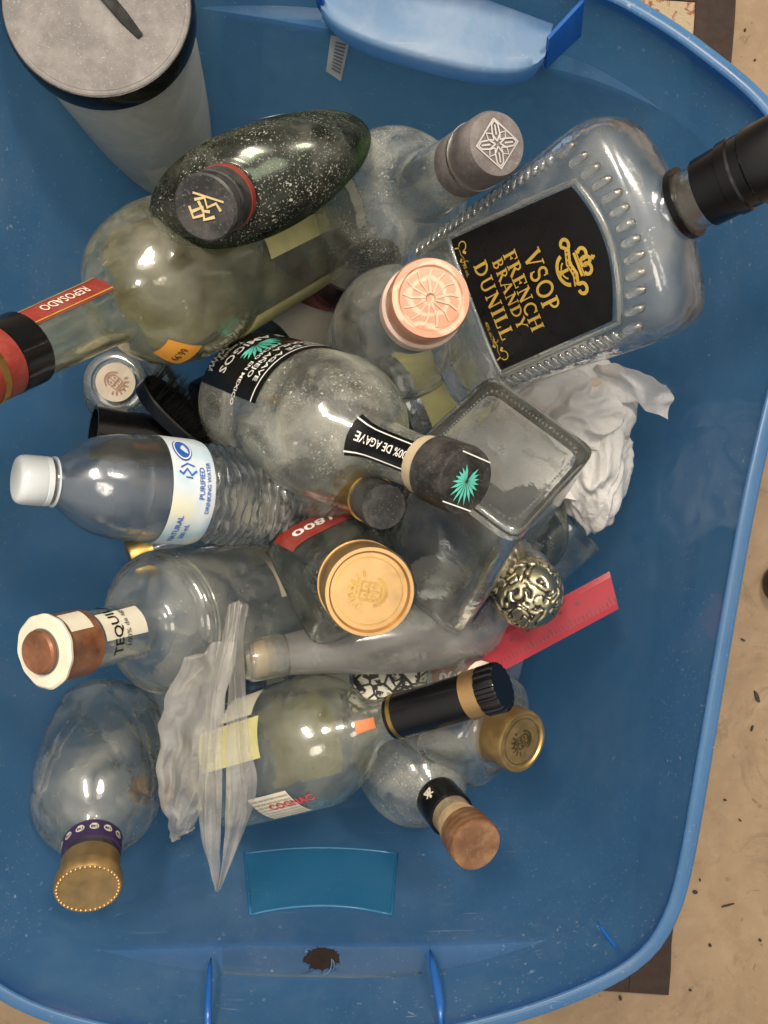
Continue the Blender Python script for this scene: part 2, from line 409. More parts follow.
def debris():
    V, Fc = [], []
    spots = [(757, 697, 4, 13, 20), (743, 640, 2, 5, 60), (695, 892, 5, 4, 10), (620, 998, 3, 5, 0), (752, 728, 2, 7, -20), (710, 945, 3, 3, 30), (728, 905, 1.2, 16, -75), (700, 880, 1.5, 3, 0),
             (760, 940, 3, 3, 20), (745, 30, 2, 3, 0), (755, 60, 2, 2, 0), (690, 990, 3, 2, 0), (740, 820, 2, 3, 45), (725, 800, 3, 2, 0)]
    for u, v, a, b, r in spots:
        c = px(u, v, .001); k = .5 * .86 / F; q = math.radians(r)
        n0 = len(V)
        for i in range(7):
            th = 2 * PI * i / 7; x = math.cos(th) * a * k * random.uniform(.7, 1.2); y = math.sin(th) * b * k * random.uniform(.8, 1.15)
            for z in (.0003, .0022): V.append((c.x + x * math.cos(q) - y * math.sin(q), c.y + x * math.sin(q) + y * math.cos(q), z))
        for i in range(7):
            A = n0 + 2 * i; B = n0 + 2 * ((i + 1) % 7); Fc.append((A, B, B + 1, A + 1))
        Fc.append(tuple(n0 + 2 * i + 1 for i in range(7)))
    tag(mesh('debris', V, Fc, solid('dark_grit', (.03, .025, .02), .8), smooth=False), 'dark grit and flecks scattered on the tan floor', 'debris', kind='stuff')
debris()
def wheel():
    A = px(783, 583, .001); b = Bottle('furniture_foot', 'black round rubber foot on the floor at the photo edge', A, A + Vector((0, 0, .03)), cat='foot')
    b.solidpart('rubber_pad', [(0, .020), (.15, .0235), (.6, .0235), (.9, .021), (1, .016)], M_black, k=1)
    b.solidpart('stem', [(1.0, .007), (1.8, .007)], M_silver)
wheel()

# ================================================================== TOTE
H = .38
def tote_mats():
    def mk(name, col, tcol, ftr, rough, fr_, bumpy=.12, dust=.12, dcol=(.30, .34, .38)):
        t = NT(name); v = t.coord()
        n1 = t.noise(v, 6, 5, .6, .5); n2 = t.noise(v, 500, 2)
        sc1 = t.ramp(t.noise(v, 14, 6, .7, .4), .45, .8, 0, dust); sp = t.math('MAXIMUM', t.ramp(n2, .675, .72, 0, min(1, dust * 3)), t.ramp(t.noise(v, 210, 2), .70, .73, 0, min(1, dust * 3)))
        scr = None
        for rot_, th_ in ((.5, .735), (-.9, .745), (1.4, .74)):
            mp = t.n('Mapping'); t.link(v, mp.inputs[0]); mp.inputs['Rotation'].default_value = (rot_, rot_ * .6, rot_ * 1.7); mp.inputs['Scale'].default_value = (14, 420, 420)
            r_ = t.ramp(t.noise(mp.outputs[0], 1., 2, .4), th_, th_ + .03, 0, min(1, dust * 2)); scr = r_ if scr is None else t.math('MAXIMUM', scr, r_)
        sp = t.math('MULTIPLY', t.math('MAXIMUM', sp, scr), t.ramp(t.noise(v, 9, 4, .6, .6), .42, .66, .06, .9))
        base = t.mixc(sp, t.mixc(sc1, t.mixc(t.ramp(n1, .3, .7), tuple(c * .72 for c in col), col), dcol), (.62, .64, .66))
        p = t.n('BsdfPrincipled', i_Roughness=rough, i_IOR=1.5); t.link(base, p.inputs['Base Color']); p.inputs['Specular IOR Level'].default_value = .8
        t.link(t.ramp(n1, .3, .7, rough * .8, rough * 1.35), p.inputs['Roughness'])
        t.link(t.bump(t.noise(v, 90, 3), bumpy, .0006), p.inputs['Normal'])
        tl = t.n('BsdfTranslucent'); tl.inputs[0].default_value = c4(tcol)
        tr = t.n('BsdfTransparent'); tr.inputs[0].default_value = c4(tuple(min(1, c * 1.3) for c in tcol))
        return t.surf(t.mixs(fr_, t.mixs(ftr, p.outputs[0], tl.outputs[0]), tr.outputs[0]))
    return (mk('blue_plastic', (.068, .165, .310), (.30, .58, .92), .50, .085, .20, dust=.32, bumpy=.10),
            mk('blue_plastic_rim', (.11, .25, .42), (.36, .62, .95), .5, .30, .28, dust=.35),
            mk('blue_plastic_rib', (.02, .16, .52), (.03, .30, .8), .35, .25, .05),
            mk('dusty_blue_plastic', (.15, .30, .50), (.25, .52, .85), .40, .5, .08, dust=.6, dcol=(.52, .56, .60)),
            mk('teal_plastic', (.05, .25, .41), (.2, .6, .9), .5, .2, .2, dust=.15),
            mk('thin_blue_plastic', (.085, .165, .27), (.40, .60, .85), .5, .10, .34, dust=.28))
M_tote, M_rim, M_rib, M_ledge, M_patch, M_thin = tote_mats()
def build_tote():
    e = empty('storage_tote', 'translucent blue plastic storage tote filled with empty bottles', 'storage tote')
    rim_px = [(430, -62), (520, -46), (600, -20), (645, 2), (700, 38), (768, 95), (800, 150), (812, 230), (802, 320), (780, 400), (757, 500), (735, 620), (712, 756), (692, 870),
              (675, 925), (648, 963), (600, 993), (520, 1023), (420, 1046), (320, 1055), (200, 1052), (80, 1033), (0, 1002), (-50, 955), (-72, 880), (-85, 700), (-82, 480), (-70, 250), (-50, 60), (-15, -20), (60, -66), (180, -84), (310, -82)]
    pts = [px(u, v, H) for u, v in rim_px]
    loop = pts + pts[:3]; ring = []
    n = len(pts)
    for i in range(n):
        p0, p1, p2, p3 = pts[i - 1], pts[i], pts[(i + 1) % n], pts[(i + 2) % n]
        for j in range(10):
            t = j / 10; ring.append(.5 * ((2 * p1) + (p2 - p0) * t + (2 * p0 - 5 * p1 + 4 * p2 - p3) * t * t + (3 * p1 - p0 - 3 * p2 + p3) * t ** 3))
    c = Vector((-.008, -.002, 0)); N = 220
    ang = [math.atan2(p.y - c.y, p.x - c.x) for p in ring]
    # resample evenly by arc length
    P = []; L = [0]
    for i in range(len(ring)): L.append(L[-1] + (ring[(i + 1) % len(ring)] - ring[i]).length)
    k = 0
    for i in range(N):
        s = L[-1] * i / N
        while L[k + 1] < s: k += 1
        t = (s - L[k]) / (L[k + 1] - L[k]); P.append(ring[k].lerp(ring[(k + 1) % len(ring)], t))
    rot = math.radians(-5)
    def floor_pt(p):
        d = p - c; x, y = d.x * math.cos(-rot) - d.y * math.sin(-rot), d.x * math.sin(-rot) + d.y * math.cos(-rot)
        th = math.atan2(y / .24, x / .175); X, Y = .178 * math.copysign(abs(math.cos(th)) ** .42, math.cos(th)), .238 * math.copysign(abs(math.sin(th)) ** .42, math.sin(th))
        return c + Vector((X * math.cos(rot) - Y * math.sin(rot), X * math.sin(rot) + Y * math.cos(rot), 0))
    FL = [floor_pt(p) for p in P]
    hb, ht = px(322, 985, .31), px(432, 20, .31)
    def lens(p, hc, half): return max(0., 1 - ((p.x - hc.x) / half) ** 2)
    ZL = .322
    def at(i, z, low):
        t = (z - .012) / (H - .012); t = t ** .92
        q = FL[i].lerp(P[i], t); q.z = z
        q += (c - q).normalized() * .012 * 0
        inw = 0
        if low:
            if P[i].y < -.2: inw = .021 * lens(P[i], hb, .15)
            elif P[i].y > .2: inw = .016 * lens(P[i], ht, .16)
        d = Vector((c.x - P[i].x, c.y - P[i].y, 0)).normalized()
        return q + Vector((0, 1 if P[i].y < 0 else -1, 0)) * inw
    th = .0026
    nrm = []
    for i in range(N):
        tg = (P[(i + 1) % N] - P[i - 1]).normalized(); nn = Vector((-tg.y, tg.x, 0))
        if nn.dot(P[i] - c) < 0: nn = -nn
        nrm.append(nn)
    levels = [(.012, 1), (.016, 1), (.03, 1), (.07, 1), (.12, 1), (.18, 1), (.24, 1), (.28, 1), (.305, 1), (ZL - .002, 1), (ZL, 1), (ZL, 0), (ZL + .004, 0), (.34, 0), (.36, 0), (H - .004, 0)]
    V, Fc = [], []
    def ringrow(off, rows):
        idx = []
        for z, low in rows:
            idx.append(len(V))
            for i in range(N):
                q = at(i, z, low) + nrm[i] * off - (nrm[i] * (.006 if z < .013 else 0)); V.append(q - Vector((0, 0, th if off else 0)) if z < .013 or (abs(z - ZL) < .0001) else q)
        return idx
    inn = ringrow(0, levels); out = ringrow(th, levels)
    def inspan(i):
        p = P[i]
        return (p.y < -.2 and abs(p.x - hb.x) < .066) or (p.y > .2 and abs(p.x - ht.x) < .07)
    li = 10
    spans = {'near': [], 'far': []}
    for R_, flip in ((inn, 1), (out, 0)):
        for r in range(len(R_) - 1):
            for i in range(N):
                j = (i + 1) % N
                if r == li and P[i].y < 0 and inspan(i) and inspan(j):
                    if flip: spans['near' if P[i].y < 0 else 'far'].append(i)
                    continue
                f = (R_[r] + i, R_[r] + j, R_[r + 1] + j, R_[r + 1] + i)
                Fc.append(f if not flip else tuple(reversed(f)))
    # floor discs
    Fc.append(tuple(inn[0] + i for i in range(N))[::-1]); Fc.append(tuple(out[0] + i for i in range(N)))
    for i in range(N):
        j = (i + 1) % N; Fc.append((inn[-1] + i, inn[-1] + j, out[-1] + j, out[-1] + i))
    mesh('wall', V, Fc, M_tote, e, sharp=40)
    # rim: rolled lip
    prof = [(.0085, -.0024), (.0085, -.0012), (.0092, -.0005), (.0115, -.0002), (.0155, -.0004), (.0165, -.0015), (.0165, -.018), (.0150, -.018), (.0148, -.0030), (.0095, -.0026)]
    V, Fc = [], []
    for i in range(N):
        for a, b in prof: V.append(P[i] - nrm[i] * .0165 + nrm[i] * a + Vector((0, 0, b + .0005)))
    m = len(prof)
    for i in range(N):
        j = (i + 1) % N
        for k in range(m): Fc.append((i * m + k, j * m + k, j * m + (k + 1) % m, i * m + (k + 1) % m))
    mesh('rim', V, Fc, M_rim, e, sharp=60)
    # near ledge with the broken hole, far ledge dusty and bulging
    def strip(ids):
        ids = sorted(set(ids)); ids = ids + [(ids[-1] + 1) % N]
        return [at(i, ZL, 1) for i in ids], [at(i, ZL, 0) for i in ids]
    a, b = strip(spans['near'])
    hole = px(322, 972, ZL); V, Fc = [], []
    outer = a + list(reversed(b)); M = 72
    def resample(poly, M):
        LL = [0]
        for i in range(len(poly)): LL.append(LL[-1] + (poly[(i + 1) % len(poly)] - poly[i]).length)
        res = []; k = 0
        for i in range(M):
            s = LL[-1] * i / M
            while LL[k + 1] < s: k += 1
            res.append(poly[k].lerp(poly[(k + 1) % len(poly)], (s - LL[k]) / (LL[k + 1] - LL[k] + 1e-9)))
        return res
    outer = resample(outer, M)
    cen = Vector(((a[0].x + a[-1].x) / 2, 0, ZL)); cen.y = sum(p.y for p in outer) / M; hole.y = cen.y + .001
    for z in (0, -th):
        for p in outer: V.append(p + Vector((0, 0, z)))
        for p in outer:
            q = math.atan2((p.y - hole.y) * 4, p.x - hole.x); rr = 1 + .28 * noise.noise(Vector((math.cos(q) * 2.3, math.sin(q) * 2.3, 4))) + random.uniform(-.1, .1)
            V.append(hole + Vector((math.cos(q) * .0125 * rr, math.sin(q) * .0085 * rr, z)))
    for i in range(M):
        j = (i + 1) % M
        Fc += [(i, j, M + j, M + i), (2 * M + i, 3 * M + i, 3 * M + j, 2 * M + j), (M + i, M + j, 3 * M + j, 3 * M + i)]
    o = mesh('handle_ledge', V, Fc, M_thin, e, smooth=False); o['label'] = 'near handle ledge with a broken hole'
    V, Fc = [], []
    for q in range(3):      # curled shreds at the hole
        aa = random.uniform(0, 2 * PI); p0 = hole + Vector((math.cos(aa) * .012, math.sin(aa) * .008, .001))
        L_ = random.uniform(.006, .016); pl = []
        for s in range(8):
            t = s / 7; pl.append(p0 + Vector((math.cos(aa + t * 2.2) * L_ * t * .6, math.sin(aa + t * 2.2) * L_ * t * .6 + .008 * t, .012 * t * (1 - .4 * t))))
        V, Fc = merge((V, Fc), tube_mesh(pl, [.0004] * 7 + [.0002], 5))
    mesh('torn_plastic_shred', V, Fc, M_ledge, e)
    # far ledge: half-lens shelf, pale with dust
    V, Fc = [], []
    n = 40; zt = .350; W1, W2_ = px(318, -2, zt), px(545, 56, zt)
    dr = (W2_ - W1); pn = Vector((dr.y, -dr.x, 0)).normalized()
    if pn.y > 0: pn = -pn
    for i in range(n + 1):
        u = 2 * i / n - 1; c_ = W1.lerp(W2_, i / n)
        bul = .0205 * max(0., 1 - abs(u) ** 3.0) ** .55; back = .030 * (1 - .25 * abs(u))
        A = c_ + pn * bul; B = c_ - pn * back
        for q, dz in [(B, -.035), (B, -.002), (B.lerp(A, .08), 0), (B.lerp(A, .35), 0), (B.lerp(A, .7), 0), (A - pn * .004 * (bul / .0205), 0), (A - pn * .001, -.0012), (A, -.004), (A - pn * .001, -.010), (A - pn * .010, -.034)]: V.append(q + Vector((0, 0, dz)))
    m = 10
    for i in range(n):
        for k in range(m - 1): Fc.append((i * m + k, i * m + k + 1, (i + 1) * m + k + 1, (i + 1) * m + k))
    Fc += [tuple(range(m)), tuple(reversed(range(n * m, (n + 1) * m)))]
    o = mesh('handle_ledge', V, Fc, M_ledge, e, sharp=50); o['label'] = 'far handle ledge covered with pale dust'
    # ribs
    def plate(p0, p1, p2, p3, t=.0012):
        nn = (p1 - p0).cross(p3 - p0).normalized() * t
        V = [p + nn for p in (p0, p1, p2, p3)] + [p - nn for p in (p0, p1, p2, p3)]
        mesh('rib', V, [(0, 1, 2, 3), (7, 6, 5, 4), (0, 4, 5, 1), (1, 5, 6, 2), (2, 6, 7, 3), (3, 7, 4, 0)], M_rib, e, smooth=False)
    plate(px(583, 0, .372), px(580, 35, .345), px(545, 68, .335), px(548, 38, .36))
    plate(px(312, -25, .372), px(318, 5, .345), px(328, 22, .335), px(322, -8, .36))
    def fin(pts, r):
        V, Fc = tube_mesh(pts, r, 12); o = mesh('rib', V, Fc, M_rib, e)
    fin([px(208, 1032, .372), px(208, 1005, .362), px(209, 985, .350), px(210, 968, .338), px(211, 958, .330)], [.0022, .0022, .0020, .0016, .0005])
    fin([px(441, 1026, .372), px(440, 1005, .362), px(437, 985, .350), px(433, 965, .338), px(430, 950, .328)], [.0012, .0028, .0034, .0024, .0005])
    fin([px(632, 968, .368), px(624, 958, .360), px(612, 942, .350), px(602, 929, .342), px(597, 921, .338)], [.0012, .0014, .0014, .0012, .0004])
    # label recess on the near wall: a thin raised panel following the wall
    V, Fc = [], []
    nu, nv = 16, 6
    near = sorted([i for i in range(N) if P[i].y < -.2], key=lambda i: P[i].x); far = sorted([i for i in range(N) if P[i].y > .2], key=lambda i: P[i].x)
    def wallpt(u_px, z, near=near):
        # wall point whose pixel column is u_px at height z
        best = None
        for i, j in zip(near, near[1:]):
            p, q = at(i, z, 1), at(j, z, 1)
            up_, uq = 384 + p.x * F / (ZC - z), 384 + q.x * F / (ZC - z)
            if up_ <= u_px <= uq: return p.lerp(q, (u_px - up_) / (uq - up_))
        return at(near[len(near) // 2], z, 1)
    def wallpx(u, v, side):
        lo, hi = .05, ZL - .003
        for _ in range(26):
            mid = (lo + hi) / 2; q = wallpt(u, mid, side); vv = 512 - q.y * F / (ZC - q.z)
            if (vv > v) == (side is far): lo = mid
            else: hi = mid
        return wallpt(u, lo, side)
    for i in range(nu + 1):
        for j in range(nv + 1):
            u = 248 + (394 - 248) * i / nu + (j / nv - .5) * 6 * (i / nu * 2 - 1)
            V.append(wallpx(u, (907 - 58 * j / nv) + (9 - 3 * j / nv) * (2 * i / nu - 1) ** 2, near) + Vector((0, .0014, .0008)))
    for i in range(nu):
        for j in range(nv):
            q = i * (nv + 1) + j; Fc.append((q, q + nv + 1, q + nv + 2, q + 1))
    pr = mesh('label_recess', V, Fc, M_patch, e)
    ed = [V[i * (nv + 1)] for i in range(nu + 1)] + [V[nu * (nv + 1) + j] for j in range(1, nv + 1)] + [V[i * (nv + 1) + nv] for i in range(nu - 1, -1, -1)] + [V[j] for j in range(nv - 1, -1, -1)]
    tv, tf = tube_mesh(ed, .0011, 8); mesh('recess_edge', tv, tf, M_patch, pr)
    # small barcode sticker on the far wall
    co = [wallpx(331, 34, far), wallpx(350, 38, far), wallpx(341, 80, far), wallpx(326, 70, far)]
    co = [p + Vector((0, -.0012, .0006)) for p in co]
    st = mesh('barcode_sticker', co, [(0, 3, 2, 1)], solid('faded_sticker', (.40, .43, .46), .6), e, smooth=False)
    p = [q + Vector((0, -.0005, .0004)) for q in co]
    for k in range(9):
        a0 = .12 + .085 * k
        l0, r0 = p[0].lerp(p[3], a0), p[1].lerp(p[2], a0); l1, r1 = p[0].lerp(p[3], a0 + .035), p[1].lerp(p[2], a0 + .035)
        mesh('bar', [l0.lerp(r0, .3), l0.lerp(r0, .85), l1.lerp(r1, .85), l1.lerp(r1, .3)], [(0, 3, 2, 1)], solid('faded_bar', (.10, .13, .20), .6), st, smooth=False)
    return e
build_tote()

# ================================================================== THINGS IN THE TOTE
def leaf_fan(n, a0, a1, r0=.08, r1=1., w=.13):
    st_v, st_f = [], []
    for i in range(n):
        a = math.radians(a0 + (a1 - a0) * i / (n - 1)); rr = r1 * (.82 + .18 * math.cos((i - (n - 1) / 2) * .5))
        d = Vector((math.cos(a), math.sin(a))); q = Vector((-d.y, d.x)) * w / 2
        k = len(st_v); pts = [d * r0, d * r0 + d * rr * .5 + q, d * rr, d * r0 + d * rr * .5 - q]
        st_v += [tuple(p) for p in pts]; st_f.append((k, k + 1, k + 2, k + 3))
    return st_v, st_f, [0] * len(st_v)
def disc2d(r=1., n=32, r0=0):
    if r0:
        V = []; Fc = []
        for i in range(n):
            a = 2 * PI * i / n; V += [(r * math.cos(a), r * math.sin(a)), (r0 * math.cos(a), r0 * math.sin(a))]
        for i in range(n):
            j = (i + 1) % n; Fc.append((2 * i, 2 * j, 2 * j + 1, 2 * i + 1))
        return V, Fc, [0] * len(V)
    return [(r * math.cos(2 * PI * i / n), r * math.sin(2 * PI * i / n)) for i in range(n)], [tuple(range(n))], [0] * n
def crest2d():
    st = [(arc(0, -.05, .62, .7, 200, 340, 14), .1), (arc(0, -.05, .42, .5, 200, 340, 14), .07), ([(-.38, .35), (-.38, -.2)] + arc(0, -.2, .38, .4, 180, 360, 12) + [(.38, .35), (-.38, .35)], .07),
          ([(0, .35), (0, -.6)], .06), ([(-.38, .02), (.38, .02)], .06), ([(-.3, .5), (0, .75), (.3, .5)], .09), ([(-.45, .5), (.45, .5)], .07)]
    for k in range(7):
        a = math.radians(20 + 23 * k); st.append(([(math.cos(a) * .62, .1 + math.sin(a) * .55), (math.cos(a) * .85, .1 + math.sin(a) * .8)], .1))
    for s in (-1, 1): st += [([(s * .2, .2), (s * .15, .12), (s * .25, .1)], .07), ([(s * .12, -.2), (s * .28, -.2)], .06), ([(s * .2, -.1), (s * .2, -.32)], .06)]
    return strokes2d(st)

# ---- tumbler with grey lid
def tumbler():
    b = Bottle('tumbler', 'frosted tumbler with dusty grey flat lid in the far corner', px(172, 163, .15), px(97, 4, .372), cat='tumbler')
    fr = glass('frosted_plastic', (.95, .96, .95), .80, .1, dustcol=(.80, .80, .74), rough=.2, lo=.75)
    b.glass([(0, .030), (0, .039), (.02, .0425), (.12, .0435), (.94, .0545), (.955, .0545)], fr, .002, .004, seg=72, k=3)
    lidm = solid('dusty_grey_lid', (.13, .12, .117), .6, dust=.38, var=.25)
    lid = b.solidpart('lid', [(.935, .0545), (.935, .0578), (.955, .0582), (.985, .0582), (1.0, .0570), (1.0, .001)], M_black, 72)
    b.solidpart('lid_top', [(1.0005, .0565), (1.003, .0560), (1.003, .001)], lidm, 72, parent=lid)
    z = 1.004 * b.L   # drinking slot: tapering dark flap
    V, Fc = [], []
    # slot direction: from upper edge to the centre-lower right in the picture
    mi = b.o.matrix_world.inverted()
    def lp(u, v, dz=0):
        o = Vector((0, 0, ZC)); d = (px(u, v, 0) - o)
        lo = mi @ o; ld = mi.to_3x3() @ d; t = (z + dz - lo.z) / ld.z; q = lo + ld * t; return q
    q = [(96, -6), (108, -10), (126, 12), (142, 34), (137, 38), (120, 22)]
    V = [lp(*p, dz=.0006) for p in q] + [lp(p[0] + 1, p[1], dz=.0022 if i < 3 else .0012) for i, p in enumerate(q)]
    n = len(q); Fc = [tuple(reversed(range(n))), tuple(range(n, 2 * n))] + [(i, (i + 1) % n, n + (i + 1) % n, n + i) for i in range(n)]
    mesh('slot_flap', V, Fc, solid('matte_black', (.008, .008, .008), .8), lid, smooth=False)
    # faint printed mark
    b.label(-28, -6, .18, .45, solid('faded_print', (.62, .60, .46), .7), off=.0005, name='faded_label')
tumbler()

# ---- dark green dimpled bottle
def green():
    A, B = px(300, 158, .285), px(205, 208, .455)
    b = Bottle('green_bottle', 'dusty dark green dimpled bottle with black cap and red ring', A, B, xdir=(.93, .37, 0))
    def dim(x, y, z, th, i):
        f = z / b.L; k = max(0, 1 - ((f - .42) / .26) ** 2)
        d = .16 * k * max(0, math.cos(2 * (th - PI / 2))) ** 4
        return x * (1 - d), y * (1 - d * 1.3), z
    b.glass([(0, .030, .018), (.01, .048, .024), (.10, .058, .028), (.40, .064, .030), (.60, .065, .0305), (.70, .059, .0295), (.765, .040, .0255), (.80, .021, .019), (.83, .0148, .0148), (.99, .014, .014)], M_green, .003, wob=dim, seg=80)
    b.solidpart('red_ring', [(.835, .0155), (.835, .0170), (.865, .0170), (.865, .0155)], M_red)
    cap = b.solidpart('cap', [(.866, .0150), (.868, .0166), (.935, .0166), (.940, .0158), (.95, .0158), (.955, .0166), (.995, .0166), (1.0, .0155), (1.0, .001)], M_blackdusty)
    st = [([(-.8, .35), (.7, .75)], .1), ([(-.6, .1), (-.2, .45), (.1, .1), (.4, .5), (.75, .3)], .14), ([(-.5, -.5), (-.1, 0), (.2, -.5), (.6, -.1)], .16), ([(-.7, -.3), (-.3, -.7), (.1, -.3)], .13), ([(.3, .0), (.0, -.15), (-.4, .15)], .15)]
    b.face(strokes2d(st), 1.003 * b.L, .0105, solid('pale_gold_ink', (.55, .43, .22), .5), cap, rot=-50)
    b.label(50, 75, .40, .56, M_cream, name='label')
green()

# ---- clear bottle with red neck label, neck towards the left edge
def reposado():
    b = Bottle('tequila_bottle', 'large clear bottle with red neck label and tall neck at left edge', px(316, 216, .185), px(-62, 388, .49))
    b.glass([(0, .030), (0, .045), (.02, .0495), (.10, .052), (.48, .052), (.56, .050), (.615, .043), (.655, .028), (.68, .0215), (.71, .0195), (.78, .0185), (.96, .0160)], M_olive, .003, seg=72)
    b.solidpart('neck_ring', [(.86, .0178), (.86, .0194), (.905, .0190), (.905, .0172)], M_black)
    cap = b.solidpart('cap', [(.906, .0176), (.906, .0188), (.99, .0182), (1, .017), (1, .001)], M_red)
    b.solidpart('cap_stripe', [(.935, .0186), (.935, .0190), (.945, .0190), (.945, .0186)], M_gold, parent=cap)
    lb = b.label(26, 70, .705, .86, M_red, name='neck_label')
    b.label(29, 31, .705, .86, M_goldink, off=.0010, name='gold_line', parent=lb, nu=2); b.label(65, 67, .705, .86, M_goldink, off=.0010, name='gold_line', parent=lb, nu=2)
    b.put(plain('REPOSADO', .01), 48, .785, .0050, M_cream, lb, rot=90)
    b.label(-14, 22, .20, .43, M_creamback, name='label'); b.label(-25, 30, .03, .09, M_cream, name='label'); b.label(-95, -52, .08, .47, M_creamback, name='label'); b.label(115, 245, .06, .54, M_cream, name='label', nu=30)
    ps = b.label(-92, -62, .60, .645, M_orange, name='price_sticker', nu=8); b.put(plain('66.99', .0), -77, .622, .0045, M_ink, ps, rot=180)
    bl = b.label(2, 14, .23, .26, M_ink, off=.001, name='barcode')
reposado()

# ---- bottle with embossed grey cap
def greycap():
    b = Bottle('liquor_bottle', 'dusty round-bodied bottle with grey cap embossed with a square flower', px(352, 232, .20), px(497, 144, .425))
    b.glass([(0, .030), (0, .045), (.03, .050), (.15, .053), (.36, .053), (.46, .049), (.54, .036), (.60, .0235), (.66, .0215), (.80, .0185), (.93, .0165)], M_dusty, .003, seg=72)
    cap = b.solidpart('cap', [(.83, .0175), (.83, .0186), (.895, .0186), (.90, .0178), (.905, .0186), (.985, .0182), (1, .0165), (1, .001)], M_grey)
    b.solidpart('silver_band', [(.897, .0184), (.897, .0190), (.904, .0190), (.904, .0184)], M_silver, parent=cap)
    st = [([(-1, -1), (1, -1), (1, 1), (-1, 1), (-1, -1)], .1)]
    for q in range(4):
        a = PI / 2 * q
        def R(p): return (p[0] * math.cos(a) - p[1] * math.sin(a), p[0] * math.sin(a) + p[1] * math.cos(a))
        st.append(([R(p) for p in [(.1, .1), (.2, .55), (.6, .9), (.9, .9), (.9, .6), (.55, .2), (.1, .1)]], .09))
        st.append(([R(p) for p in [(.35, .35), (.75, .75)]], .09)); st.append(([R(p) for p in [(0, .3), (-.22, .6), (0, .92), (.22, .6), (0, .3)]], .08))
    b.face(strokes2d(st), 1.0 * b.L + .0006, .0092, solid('worn_relief', (.42, .39, .38), .5), cap, rot=25, name='relief')
greycap()

